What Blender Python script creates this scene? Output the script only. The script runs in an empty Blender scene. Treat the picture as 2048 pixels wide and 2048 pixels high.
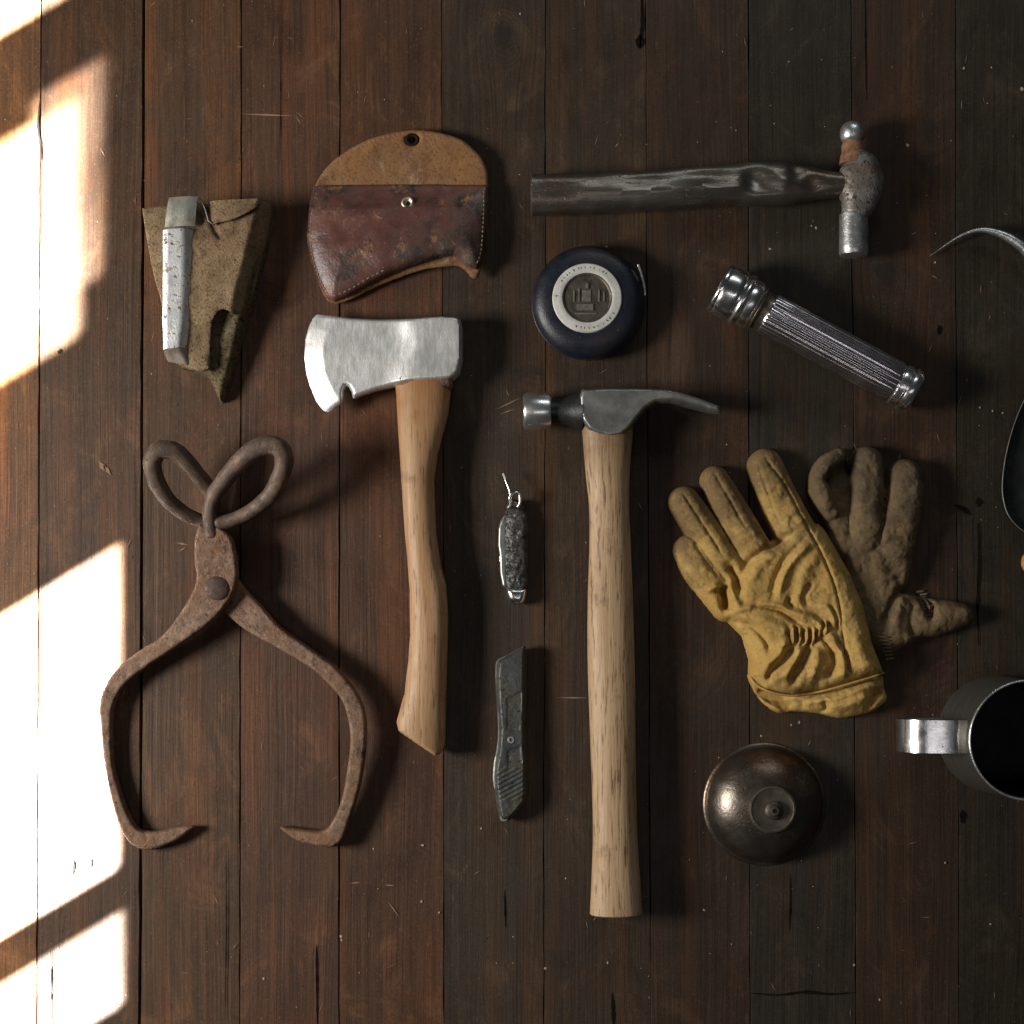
import bpy, math, random
import numpy as np
from mathutils import Vector, Matrix, Euler

random.seed(7)
rng = np.random.default_rng(11)
SC = bpy.context.scene
COL = SC.collection

# ------------------------------------------------------------------ camera, light, exposure
H = 1.30            # camera height over the tabletop (m)
S = 0.0004          # metres on the tabletop for one photo pixel (2048 px wide)
cam_d = bpy.data.cameras.new('camera')
cam_d.sensor_width = 36.0
cam_d.lens = 36.0 * H / (2048 * S)
cam_d.clip_start = 0.01
cam_d.clip_end = 50
cam = bpy.data.objects.new('camera', cam_d)
NX, NY = 1060, 1300   # the point straight below the lens, in photo pixels
cam.location = ((NX - 1024) * S, (1024 - NY) * S, H)
cam_d.shift_x = (1024 - NX) / 2048
cam_d.shift_y = (NY - 1024) / 2048
COL.objects.link(cam)
SC.camera = cam

W = bpy.data.worlds.new('World')
SC.world = W
W.use_nodes = True
W.node_tree.nodes['Background'].inputs[0].default_value = (0.9, 0.95, 1.0, 1)
W.node_tree.nodes['Background'].inputs[1].default_value = 0.020

def area_lamp(name, loc, target, sx, sy, power, col, spread=180, axes=None):
    d = bpy.data.lights.new(name, 'AREA')
    d.shape = 'RECTANGLE'
    d.size, d.size_y = sx, sy
    d.energy = power
    d.color = col
    d.spread = math.radians(spread)
    o = bpy.data.objects.new(name, d)
    if axes is None:
        o.rotation_euler = (Vector(target) - Vector(loc)).to_track_quat('-Z', 'Y').to_euler()
    else:
        o.rotation_euler = axes.to_euler()
    o.location = loc
    COL.objects.link(o)
    return o

# window daylight from the left, a smaller window beyond the top edge
area_lamp('window_light', (-1.45, -0.10, 0.90), (0.0, 0.06, 0), 0.46, 0.42, 34.0, (1.0, 0.965, 0.91))
area_lamp('far_window_light', (0.42, 1.42, 1.02), (0.1, 0, 0), 0.80, 0.24, 3.0, (0.90, 0.98, 1.0))
area_lamp('ceiling_bounce_light', (0.12, -0.40, 2.0), (0.1, 0.0, 0), 1.10, 0.14, 1.7, (0.98, 0.96, 1.0))  # strip lamp added overhead in place of ceiling bounce, for bands on chrome

# low sunbeams through the panes: narrow, parallel beams that fall on the left of the table
PHI, SL = math.radians(45), math.radians(31.0)
R_ = math.sqrt(math.sin(SL) / (math.sin(PHI) * math.cos(PHI - SL)))
SUN_D = Vector((R_ * math.cos(PHI), R_ * math.sin(PHI), -math.sqrt(1 - R_ * R_)))

def beam(name, cx, cy, up_px, left_px, dens, col, far=0.62):
    """cx, cy: lower right corner on the table (photo px); up_px along the table's length; left_px along the slant."""
    p1 = Vector((0, 1, 0)) * up_px * S
    p2 = Vector((-math.cos(SL), -math.sin(SL), 0)) * left_px * S
    c0 = Vector(((cx - 1024) * S, (1024 - cy) * S, 0.0))
    c = c0 + p1 / 2 + p2 / 2
    u1 = p1 - SUN_D * p1.dot(SUN_D)
    u2 = p2 - SUN_D * p2.dot(SUN_D)
    z = -SUN_D
    x = u1.normalized()
    y = z.cross(x)
    m = Matrix((x, y, z)).transposed()
    area = u1.length * u2.length
    return area_lamp(name, c - SUN_D * far, None, u1.length, u2.length, dens * area, col, 1.0, m)

SUNC = (0.90, 0.955, 1.0)
beam('sunbeam_light', 231, 1738, 640, 420, 520, SUNC)
beam('sunbeam_light', 238, 2012, 182, 420, 260, SUNC)
beam('sunbeam_light', 140, -12, 300, 300, 300, SUNC)
beam('sunbeam_light', 150, 672, 470, 330, 330, SUNC, 0.95)
beam('sunbeam_light', 198, 552, 430, 150, 85, SUNC, 0.9)

SC.render.engine = 'CYCLES'
SC.view_settings.view_transform = 'Standard'
SC.view_settings.look = 'None'
SC.view_settings.exposure = 0.0
SC.view_settings.gamma = 1.0
SC.cycles.max_bounces = 8

# ------------------------------------------------------------------ materials
class NB:
    def __init__(s, name):
        s.m = bpy.data.materials.new(name)
        s.m.use_nodes = True
        s.t = s.m.node_tree
        s.b = s.t.nodes['Principled BSDF']
        s.tc = s.n('ShaderNodeTexCoord')
        s.obj = s.tc.outputs['Object']
    def n(s, ty, **kw):
        x = s.t.nodes.new(ty)
        for k, v in kw.items():
            setattr(x, k, v)
        return x
    def put(s, sock, v):
        if hasattr(v, 'is_output'):
            s.t.links.new(v, sock)
        elif isinstance(v, (tuple, list)):
            sock.default_value = tuple(v) + ((1.0,) if len(v) == 3 and sock.type == 'RGBA' else ())
        else:
            sock.default_value = v
    def math(s, op, a, b=None, clamp=False):
        x = s.n('ShaderNodeMath', operation=op, use_clamp=clamp)
        s.put(x.inputs[0], a)
        if b is not None:
            s.put(x.inputs[1], b)
        return x.outputs[0]
    def vscale(s, v, sc):
        x = s.n('ShaderNodeVectorMath', operation='MULTIPLY')
        s.put(x.inputs[0], v)
        x.inputs[1].default_value = sc
        return x.outputs[0]
    def vadd(s, a, b):
        x = s.n('ShaderNodeVectorMath', operation='ADD')
        s.put(x.inputs[0], a)
        s.put(x.inputs[1], b)
        return x.outputs[0]
    def noise(s, scale, detail=5, rough=0.6, vec=None, dist=0.0):
        x = s.n('ShaderNodeTexNoise')
        s.put(x.inputs['Vector'], s.obj if vec is None else vec)
        x.inputs['Scale'].default_value = scale
        x.inputs['Detail'].default_value = detail
        x.inputs['Roughness'].default_value = rough
        x.inputs['Distortion'].default_value = dist
        return x.outputs['Fac']
    def rng(s, v, a, b, c=0.0, d=1.0):
        x = s.n('ShaderNodeMapRange')
        s.put(x.inputs[0], v)
        for i, q in enumerate((a, b, c, d)):
            x.inputs[1 + i].default_value = q
        return x.outputs[0]
    def mix(s, f, a, b, mode='MIX'):
        x = s.n('ShaderNodeMix', data_type='RGBA', blend_type=mode)
        s.put(x.inputs['Factor'], f)
        s.put(x.inputs['A'], a)
        s.put(x.inputs['B'], b)
        return x.outputs['Result']
    def bump(s, h, dist, strength=1.0, prev=None):
        x = s.n('ShaderNodeBump')
        x.inputs['Strength'].default_value = strength
        x.inputs['Distance'].default_value = dist
        s.put(x.inputs['Height'], h)
        if prev is not None:
            s.put(x.inputs['Normal'], prev)
        return x.outputs['Normal']
    def out(s, col=None, rough=None, metal=None, normal=None, spec=None, **kw):
        for k, v in (('Base Color', col), ('Roughness', rough), ('Metallic', metal), ('Normal', normal), ('Specular IOR Level', spec)):
            if v is not None:
                s.put(s.b.inputs[k], v)
        for k, v in kw.items():
            s.put(s.b.inputs[k.replace('_', ' ')], v)
        return s.m

def mk(name, c1, c2, c3=None, sc=60, detail=6, stretch=(1, 1, 1), big=18, metal=0.0, r0=0.4, r1=0.7,
       bump=0.0002, bsc=700, spots=(), spec=0.5, contrast=(0.35, 0.65), **kw):
    b = NB(name)
    v = b.vscale(b.obj, stretch)
    a = b.noise(sc, detail, 0.65, v)
    col = b.mix(b.rng(a, *contrast), c1, c2)
    if c3 is not None:
        col = b.mix(b.rng(b.noise(big, 4, 0.6), 0.45, 0.68), col, c3)
    rough = b.rng(b.noise(sc * 1.7, 5, 0.6, v), 0.3, 0.7, r0, r1)
    met = metal
    hgt = b.math('ADD', b.noise(bsc, 3, 0.6, v), b.math('MULTIPLY', a, 0.8))
    for (pc, psc, lo, hi, pm, pr) in spots:
        f = b.rng(b.noise(psc, 4, 0.7), lo, hi)
        col = b.mix(f, col, pc)
        if pm is not None:
            x = b.n('ShaderNodeMix', data_type='FLOAT')
            b.put(x.inputs[0], f); b.put(x.inputs[2], met); b.put(x.inputs[3], pm)
            met = x.outputs[0]
        if pr is not None:
            x = b.n('ShaderNodeMix', data_type='FLOAT')
            b.put(x.inputs[0], f); b.put(x.inputs[2], rough); b.put(x.inputs[3], pr)
            rough = x.outputs[0]
        hgt = b.math('SUBTRACT', hgt, b.math('MULTIPLY', f, 0.8))
    return b.out(col, rough, met, b.bump(hgt, bump), spec, **kw)

def plank_material():
    b = NB('old_plank_wood')
    oi = b.n('ShaderNodeObjectInfo')
    sh = b.n('ShaderNodeCombineXYZ')
    b.put(sh.inputs[0], b.math('MULTIPLY', oi.outputs['Random'], 37.0))
    b.put(sh.inputs[1], b.math('MULTIPLY', oi.outputs['Random'], 91.0))
    # knot from the plank's own property: local x, y, radius
    at = b.n('ShaderNodeAttribute', attribute_type='OBJECT', attribute_name='knot')
    dv = b.n('ShaderNodeVectorMath', operation='SUBTRACT')
    b.put(dv.inputs[0], b.obj); b.put(dv.inputs[1], at.outputs['Vector'])
    dv2 = b.vscale(dv.outputs[0], (1.0, 0.62, 0.0))
    ln = b.n('ShaderNodeVectorMath', operation='LENGTH')
    b.put(ln.inputs[0], dv2)
    dist = ln.outputs['Value']
    near = b.rng(dist, 0.0, 0.05, 1.0, 0.0)
    near2 = b.math('MULTIPLY', near, near)
    bend = b.n('ShaderNodeVectorMath', operation='SCALE')
    b.put(bend.inputs[0], dv2); b.put(bend.inputs['Scale'], b.math('MULTIPLY', near2, -0.75))
    p = b.vadd(b.obj, bend.outputs[0])
    p = b.vadd(p, sh.outputs[0])
    wv = b.noise(6.0, 3, 0.5, b.vscale(p, (1.0, 0.25, 0)))
    wob = b.n('ShaderNodeCombineXYZ'); b.put(wob.inputs[0], b.math('MULTIPLY', wv, 0.025))
    p = b.vadd(p, wob.outputs[0])
    g1 = b.noise(1.0, 6, 0.62, b.vscale(p, (190, 3.2, 1)))
    g2 = b.noise(1.0, 4, 0.7, b.vscale(p, (640, 9, 1)))
    g3 = b.noise(1.0, 3, 0.6, b.vscale(p, (34, 2.0, 1)))
    st = b.noise(9.0, 6, 0.65, p)
    st2 = b.noise(22.0, 8, 0.74, b.vscale(p, (1, 0.55, 1)), 0.8)
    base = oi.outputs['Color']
    dark = b.mix(1.0, base, (0.36, 0.32, 0.32), 'MULTIPLY')
    lite = b.mix(1.0, base, (2.6, 2.35, 2.15), 'MULTIPLY')
    warm = b.mix(1.0, base, (2.1, 1.42, 0.85), 'MULTIPLY')
    grey = b.mix(0.45, base, (0.030, 0.027, 0.022))
    col = b.mix(b.rng(g1, 0.30, 0.60, 0.45, 1.0), dark, base)
    red = b.mix(1.0, base, (1.28, 0.90, 0.76), 'MULTIPLY')
    col = b.mix(b.rng(b.noise(17.0, 5, 0.7, b.vadd(p, (7.1, 2.2, 0))), 0.54, 0.70, 0, 0.7), col, red)
    col = b.mix(b.rng(g3, 0.50, 0.72, 0, 0.75), col, warm)
    col = b.mix(b.rng(st, 0.52, 0.70, 0, 0.75), col, grey)
    col = b.mix(b.rng(st2, 0.53, 0.70, 0, 0.7), col, lite)
    col = b.mix(b.rng(st2, 0.46, 0.30, 0, 0.8), col, dark)
    col = b.mix(b.rng(g2, 0.50, 0.36, 0, 0.55), col, dark)
    sp_ = b.noise(560.0, 2, 0.8, p)
    col = b.mix(b.rng(sp_, 0.44, 0.30, 0, 0.6), col, dark)
    col = b.mix(b.rng(sp_, 0.60, 0.74, 0, 0.6), col, lite)
    col = b.mix(b.rng(g2, 0.60, 0.72, 0, 0.40), col, lite)
    ring = b.math('SINE', b.math('MULTIPLY', dist, 2600.0))
    kz = b.rng(dist, 0.026, 0.012)
    col = b.mix(b.math('MULTIPLY', b.rng(ring, 0.2, 1.0), b.math('MULTIPLY', kz, 0.35)), col, dark)
    kd = b.math('ADD', dist, b.rng(b.noise(150.0, 4, 0.7), 0.3, 0.7, -0.004, 0.004))
    col = b.mix(b.rng(kd, 0.0100, 0.0040, 0, 0.7), col, (0.012, 0.010, 0.008))
    # pale nicks and dark pits
    nk = b.noise(170.0, 3, 0.75, b.vscale(p, (1.0, 0.55, 1)))
    col = b.mix(b.rng(nk, 0.70, 0.78, 0, 0.6), col, (0.30, 0.215, 0.15))
    sc_ = b.noise(300.0, 4, 0.8, b.vscale(p, (0.8, 0.3, 1)))
    scm = b.math('MULTIPLY', b.rng(sc_, 0.58, 0.68), b.rng(b.noise(11.0, 4, 0.6, b.vadd(p, (1.3, 8.8, 0))), 0.52, 0.66))
    col = b.mix(b.math('MULTIPLY', scm, 0.65), col, lite)
    pit = b.noise(120.0, 3, 0.7, b.vadd(p, (3.3, 1.7, 0)))
    pf = b.rng(pit, 0.73, 0.79)
    col = b.mix(pf, col, (0.012, 0.010, 0.008))
    rough = b.rng(st, 0.35, 0.68, 0.44, 0.66)
    h = b.math('ADD', b.math('MULTIPLY', g1, 0.9), b.math('MULTIPLY', g2, 0.55))
    h = b.math('ADD', h, b.math('MULTIPLY', st2, 0.6))
    h = b.math('SUBTRACT', h, b.math('MULTIPLY', pf, 1.2))
    return b.out(col, rough, 0.0, b.bump(h, 0.0006, 0.8), 0.32)

def handle_material(name, lt, md, dk, fleck, axis='y', r=(0.45, 0.65), band=None, fl=(0.60, 0.70), metal=0.0):
    b = NB(name)
    st = (260, 7, 260) if axis == 'y' else (7, 260, 260)
    g = b.noise(1.0, 5, 0.6, b.vscale(b.obj, st), 0.4)
    st2 = (34, 3.4, 34) if axis == 'y' else (3.4, 34, 34)
    g2 = b.noise(1.0, 4, 0.6, b.vscale(b.obj, st2), 0.8)
    st3 = (520, 34, 520) if axis == 'y' else (34, 520, 520)
    g3 = b.noise(1.0, 3, 0.7, b.vscale(b.obj, st3))
    col = b.mix(b.rng(g, 0.35, 0.65), md, lt)
    col = b.mix(b.rng(g2, 0.50, 0.72, 0, 0.8), col, dk)
    col = b.mix(b.rng(g3, fl[0], fl[1], 0, 0.85), col, fleck)
    gr = b.noise(42.0, 5, 0.7)
    col = b.mix(b.rng(gr, 0.58, 0.74, 0, 0.6), col, fleck)
    if band:
        sp = b.n('ShaderNodeSeparateXYZ'); b.put(sp.inputs[0], b.obj)
        f = b.rng(sp.outputs[1], band[0], band[1])
        f = b.math('MULTIPLY', f, b.rng(gr, 0.3, 0.6, 0.5, 1.0))
        col = b.mix(f, col, band[2])
    h = b.math('ADD', g, b.math('MULTIPLY', g3, -0.8))
    return b.out(col, b.rng(gr, 0.3, 0.7, r[0], r[1]), metal, b.bump(h, 0.00035), 0.35)

MAT = {}
MAT['plank'] = plank_material()
MAT['underboard'] = mk('dark_underboard', (0.010, 0.008, 0.006), (0.018, 0.013, 0.010))
MAT['crack'] = mk('crack_shadow_wood', (0.006, 0.005, 0.004), (0.012, 0.009, 0.007), r0=0.9, r1=1.0, spec=0.05)
MAT['speck'] = mk('pale_dust', (0.30, 0.23, 0.16), (0.50, 0.43, 0.34), sc=300, r0=0.7, r1=0.9)
MAT['scratch'] = mk('bared_wood_scratch', (0.20, 0.11, 0.060), (0.30, 0.18, 0.11), sc=200, r0=0.7, r1=0.9)
MAT['axe_steel'] = mk('worn_axe_steel', (0.64, 0.63, 0.61), (0.88, 0.88, 0.86), (0.66, 0.645, 0.61), sc=60, big=50, stretch=(5, 1, 1), metal=0.7, r0=0.36, r1=0.50, bump=0.0001, bsc=400,
                      spots=(((0.17, 0.145, 0.115), 330, 0.63, 0.74, 0.3, 0.7), ((0.40, 0.37, 0.33), 80, 0.58, 0.76, 0.5, 0.55)))
MAT['hatchet_wood'] = handle_material('hatchet_handle_wood', (0.47, 0.295, 0.160), (0.36, 0.20, 0.095), (0.30, 0.135, 0.048), (0.145, 0.070, 0.034), r=(0.42, 0.6), fl=(0.58, 0.67), band=(0.055, 0.118, (0.30, 0.135, 0.045)))
MAT['hammer_wood'] = handle_material('hickory_handle_wood', (0.50, 0.345, 0.205), (0.385, 0.245, 0.130), (0.31, 0.175, 0.080), (0.115, 0.062, 0.032), fl=(0.545, 0.635), band=(0.128, 0.172, (0.20, 0.115, 0.055)))
MAT['peen_wood'] = mk('dark_worn_handle_iron', (0.115, 0.100, 0.084), (0.20, 0.178, 0.152), (0.13, 0.098, 0.074), sc=40, detail=4, big=22, stretch=(0.4, 1, 1), metal=0.75, r0=0.26, r1=0.42, bump=0.0002, bsc=500,
                       spots=(((0.30, 0.265, 0.225), 420, 0.64, 0.76, 0.6, 0.45), ((0.045, 0.036, 0.030), 330, 0.62, 0.74, 0.5, 0.5)))
MAT['rust'] = mk('rusty_iron', (0.135, 0.078, 0.048), (0.27, 0.170, 0.112), (0.19, 0.095, 0.045), sc=130, big=40, metal=0.25, r0=0.58, r1=0.8, bump=0.0005, bsc=650,
                 spots=(((0.075, 0.042, 0.027), 62, 0.54, 0.70, None, 0.7), ((0.21, 0.085, 0.032), 48, 0.60, 0.74, None, 0.8), ((0.045, 0.026, 0.018), 300, 0.60, 0.72, None, 0.8), ((0.42, 0.31, 0.23), 420, 0.60, 0.72, None, 0.8)))
MAT['rust_dark'] = mk('dark_rust_iron', (0.085, 0.053, 0.035), (0.165, 0.105, 0.070), (0.06, 0.043, 0.034), sc=130, big=50, metal=0.3, r0=0.5, r1=0.75, bump=0.0004, bsc=600,
                      spots=(((0.030, 0.018, 0.013), 300, 0.60, 0.72, None, 0.8),))
MAT['rivet'] = mk('rivet_iron', (0.050, 0.030, 0.023), (0.095, 0.058, 0.043), sc=200, metal=0.3, r0=0.5, r1=0.75)
MAT['chrome'] = mk('chrome_plate', (0.74, 0.72, 0.70), (0.88, 0.86, 0.85), sc=60, metal=1.0, r0=0.18, r1=0.30, bump=0.00003,
                   spots=(((0.20, 0.15, 0.10), 260, 0.66, 0.76, 0.7, 0.5),))
MAT['chrome_ribbed'] = mk('ribbed_chrome_tube', (0.60, 0.55, 0.57), (0.78, 0.72, 0.74), sc=60, metal=1.0, r0=0.20, r1=0.26, bump=0.000004)
MAT['brass_dark'] = mk('tarnished_thread_brass', (0.13, 0.105, 0.080), (0.24, 0.20, 0.16), sc=150, metal=0.9, r0=0.3, r1=0.5)
MAT['steel_dark'] = mk('grey_forged_steel', (0.29, 0.285, 0.265), (0.40, 0.395, 0.37), (0.22, 0.215, 0.20), sc=60, big=35, metal=0.8, r0=0.33, r1=0.46, bump=0.0001, bsc=800,
                       spots=(((0.10, 0.085, 0.06), 240, 0.64, 0.76, 0.5, 0.65),))
MAT['steel_black'] = mk('blackened_steel', (0.030, 0.032, 0.034), (0.055, 0.055, 0.055), sc=80, metal=0.6, r0=0.35, r1=0.5)
MAT['steel_bright'] = mk('polished_tool_steel', (0.50, 0.50, 0.49), (0.72, 0.72, 0.71), sc=90, metal=0.9, r0=0.24, r1=0.42, bump=0.00015,
                         spots=(((0.10, 0.085, 0.07), 300, 0.58, 0.70, 0.5, 0.6),))
MAT['steel_pitted'] = mk('pitted_hammer_steel', (0.15, 0.14, 0.125), (0.30, 0.285, 0.26), (0.16, 0.10, 0.065), sc=110, big=40, metal=0.55, r0=0.42, r1=0.62, bump=0.0005, bsc=420,
                         spots=(((0.030, 0.024, 0.020), 260, 0.55, 0.66, 0.2, 0.7),))
MAT['rust_orange'] = mk('orange_rust', (0.16, 0.058, 0.025), (0.32, 0.17, 0.095), sc=160, metal=0.3, r0=0.5, r1=0.7, bump=0.0003)
MAT['leather_red'] = mk('oxblood_leather', (0.066, 0.024, 0.019), (0.150, 0.062, 0.045), (0.050, 0.034, 0.027), sc=44, big=20, r0=0.32, r1=0.50, bump=0.0003, bsc=520, spec=0.55,
                        spots=(((0.21, 0.125, 0.085), 330, 0.64, 0.74, None, 0.6), ((0.020, 0.016, 0.014), 34, 0.54, 0.68, None, 0.45), ((0.24, 0.11, 0.05), 60, 0.58, 0.70, None, 0.5), ((0.15, 0.115, 0.10), 26, 0.60, 0.74, None, 0.40)))
MAT['leather_tan'] = mk('tan_suede_leather', (0.185, 0.079, 0.027), (0.285, 0.145, 0.054), (0.20, 0.11, 0.060), sc=40, big=30, r0=0.6, r1=0.85, bump=0.0004, bsc=480, spec=0.3,
                        spots=(((0.155, 0.062, 0.024), 420, 0.56, 0.72, None, 0.8), ((0.40, 0.235, 0.10), 440, 0.60, 0.74, None, 0.8), ((0.135, 0.055, 0.022), 26, 0.53, 0.70, None, 0.8), ((0.34, 0.235, 0.14), 34, 0.60, 0.74, None, 0.8)))
MAT['thread'] = mk('pale_stitch_thread', (0.17, 0.115, 0.075), (0.28, 0.205, 0.145), sc=300, r0=0.7, r1=0.9)
MAT['hole_black'] = mk('black_eyelet_hole_shade', (0.008, 0.007, 0.006), (0.014, 0.012, 0.010), r0=0.7, r1=0.9, spec=0.1)  # near-black carries the shade inside the holes; also colours the eyelet
MAT['brass'] = mk('pale_brass', (0.46, 0.40, 0.26), (0.66, 0.60, 0.44), sc=200, metal=0.75, r0=0.3, r1=0.45)
MAT['canvas'] = mk('olive_tan_canvas', (0.185, 0.125, 0.066), (0.30, 0.212, 0.122), (0.20, 0.125, 0.074), sc=80, big=28, r0=0.8, r1=0.95, bump=0.0006, bsc=800, spec=0.15,
                   spots=(((0.090, 0.060, 0.033), 520, 0.55, 0.70, None, 0.9), ((0.40, 0.30, 0.18), 560, 0.58, 0.72, None, 0.9), ((0.10, 0.065, 0.036), 24, 0.56, 0.72, None, 0.9), ((0.05, 0.032, 0.020), 90, 0.69, 0.76, None, 0.9)))
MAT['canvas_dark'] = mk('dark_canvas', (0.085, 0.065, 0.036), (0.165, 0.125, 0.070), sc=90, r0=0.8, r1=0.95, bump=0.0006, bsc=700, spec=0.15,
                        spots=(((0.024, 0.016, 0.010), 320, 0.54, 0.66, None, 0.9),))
MAT['tin'] = mk('scuffed_tin', (0.58, 0.58, 0.57), (0.82, 0.82, 0.82), (0.66, 0.65, 0.62), sc=50, big=60, metal=0.6, r0=0.36, r1=0.55, bump=0.0002,
                spots=(((0.10, 0.085, 0.07), 260, 0.56, 0.65, 0.3, 0.7), ((0.30, 0.265, 0.23), 90, 0.57, 0.68, 0.4, 0.7)))
MAT['tin_green'] = mk('green_painted_tin', (0.24, 0.23, 0.18), (0.42, 0.405, 0.34), (0.30, 0.32, 0.28), sc=170, big=80, metal=0.5, r0=0.45, r1=0.65, bump=0.0002)
MAT['tin_rust'] = mk('rusted_tin_end', (0.22, 0.175, 0.13), (0.42, 0.37, 0.31), sc=120, metal=0.5, r0=0.5, r1=0.7)
MAT['navy'] = mk('navy_leatherette', (0.006, 0.008, 0.014), (0.010, 0.014, 0.026), (0.022, 0.018, 0.018), sc=60, big=40, r0=0.30, r1=0.46, bump=0.00025, bsc=900, spec=0.45,
                 spots=(((0.055, 0.052, 0.050), 280, 0.66, 0.76, None, 0.5),))
MAT['badge'] = mk('silvered_badge_ring', (0.58, 0.56, 0.50), (0.76, 0.74, 0.68), sc=90, metal=0.25, r0=0.4, r1=0.55, spots=(((0.30, 0.28, 0.24), 330, 0.64, 0.72, None, 0.6),))
MAT['coin'] = mk('dull_bronze_medal', (0.075, 0.062, 0.046), (0.14, 0.118, 0.088), sc=180, metal=0.6, r0=0.38, r1=0.55, bump=0.0003)
MAT['coin_lit'] = mk('lit_bronze_relief', (0.17, 0.155, 0.12), (0.30, 0.275, 0.22), sc=200, metal=0.55, r0=0.35, r1=0.5)  # paler copy of the medal bronze: light on the relief put into colour
MAT['ink'] = mk('worn_black_enamel', (0.06, 0.056, 0.05), (0.12, 0.115, 0.10), r0=0.5, r1=0.6)
MAT['jigged'] = mk('jigged_black_bone', (0.030, 0.030, 0.028), (0.095, 0.090, 0.082), sc=170, r0=0.30, r1=0.5, bump=0.0010, bsc=330, spec=0.6,
                   spots=(((0.010, 0.010, 0.010), 260, 0.54, 0.64, None, 0.5), ((0.30, 0.28, 0.25), 480, 0.66, 0.74, None, 0.4)))
MAT['cast_grey'] = mk('painted_cast_body', (0.042, 0.046, 0.046), (0.085, 0.088, 0.084), (0.085, 0.075, 0.054), sc=80, big=50, metal=0.35, r0=0.38, r1=0.55, bump=0.0004, bsc=600,
                      spots=(((0.22, 0.22, 0.20), 420, 0.62, 0.72, 0.6, 0.5), ((0.016, 0.016, 0.016), 300, 0.58, 0.68, None, 0.6)))
MAT['cast_pale'] = mk('pale_cast_metal', (0.22, 0.22, 0.20), (0.40, 0.39, 0.37), sc=160, metal=0.6, r0=0.4, r1=0.55)
MAT['dome'] = mk('browned_bell_metal', (0.120, 0.100, 0.082), (0.19, 0.165, 0.138), (0.14, 0.082, 0.050), sc=40, big=24, metal=0.9, r0=0.27, r1=0.42, bump=0.00018, bsc=400,
                 spots=(((0.045, 0.030, 0.020), 90, 0.58, 0.74, None, 0.5), ((0.22, 0.19, 0.15), 420, 0.66, 0.76, None, 0.45)))
MAT['dome_plate'] = mk('grey_washer_metal', (0.078, 0.066, 0.048), (0.135, 0.116, 0.088), sc=120, metal=0.7, r0=0.45, r1=0.6)
MAT['enamel_grey'] = mk('dull_grey_mug_metal', (0.100, 0.092, 0.079), (0.145, 0.135, 0.118), sc=60, stretch=(1, 1, 9), metal=0.7, r0=0.35, r1=0.5, bump=0.0001)
MAT['mug_inside'] = mk('shaded_inside_black', (0.005, 0.005, 0.005), (0.010, 0.010, 0.010), r0=0.4, r1=0.6, spec=0.2)  # shade of the mug's interior put into the colour; lens shares it
MAT['amber'] = mk('amber_varnished_wood', (0.34, 0.16, 0.045), (0.48, 0.27, 0.10), sc=200, r0=0.3, r1=0.45)

def glove_material(name, lt, md, dk, dirt, gdir, g0, g1, crease):
    b = NB(name)
    a = b.noise(30, 5, 0.6)
    f = b.noise(420, 3, 0.7)
    col = b.mix(b.rng(a, 0.36, 0.64), md, lt)
    col = b.mix(b.rng(b.noise(34, 8, 0.74), 0.50, 0.68, 0, 0.85), col, dk)
    dp = b.n('ShaderNodeVectorMath', operation='DOT_PRODUCT')
    b.put(dp.inputs[0], b.obj); dp.inputs[1].default_value = gdir
    gr = b.math('ADD', b.rng(dp.outputs['Value'], g0, g1), b.rng(b.noise(38, 5, 0.65), 0.35, 0.65, -0.35, 0.35))
    col = b.mix(b.rng(gr, 0.25, 0.95, 0, 0.9), col, dirt)
    col = b.mix(b.rng(f, 0.55, 0.70, 0, 0.6), col, dk)
    col = b.mix(b.rng(f, 0.42, 0.30, 0, 0.4), col, lt)
    h = b.math('ADD', b.math('MULTIPLY', f, 0.6), b.noise(110, 4, 0.6))
    return b.out(col, b.rng(a, 0.3, 0.7, 0.72, 0.9), 0.0, b.bump(h, 0.0007), 0.22)

# ------------------------------------------------------------------ geometry helpers
class Thing:
    """A thing at a base point; photo pixels (cx, cy) are turned into local metres at the thing's own height."""
    def __init__(s, name, cx, cy, zref, label, cat, group=None):
        s.cx, s.cy = cx, cy
        s.k = S * (H - zref) / H
        o = bpy.data.objects.new(name, None)
        o.location = ((NX - 1024) * S + (cx - NX) * s.k, (1024 - NY) * S + (NY - cy) * s.k, 0)
        o.empty_display_size = 0.02
        COL.objects.link(o)
        o['label'] = label; o['category'] = cat
        if group: o['group'] = group
        s.o = o
    def l(s, x, y):
        return ((x - s.cx) * s.k, (s.cy - y) * s.k)

def obj(name, verts, faces, mat, parent=None, smooth=42):
    me = bpy.data.meshes.new(name)
    me.from_pydata([tuple(map(float, v)) for v in verts], [], [tuple(int(i) for i in f) for f in faces])
    me.update()
    import bmesh
    bm = bmesh.new(); bm.from_mesh(me)
    bmesh.ops.recalc_face_normals(bm, faces=bm.faces)
    bm.to_mesh(me); bm.free()
    if smooth:
        me.polygons.foreach_set('use_smooth', [True] * len(me.polygons))
        me.set_sharp_from_angle(angle=math.radians(smooth))
    me.materials.append(MAT[mat] if isinstance(mat, str) else mat)
    o = bpy.data.objects.new(name, me)
    COL.objects.link(o)
    if parent is not None:
        o.parent = parent.o if isinstance(parent, Thing) else parent
    return o

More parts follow.
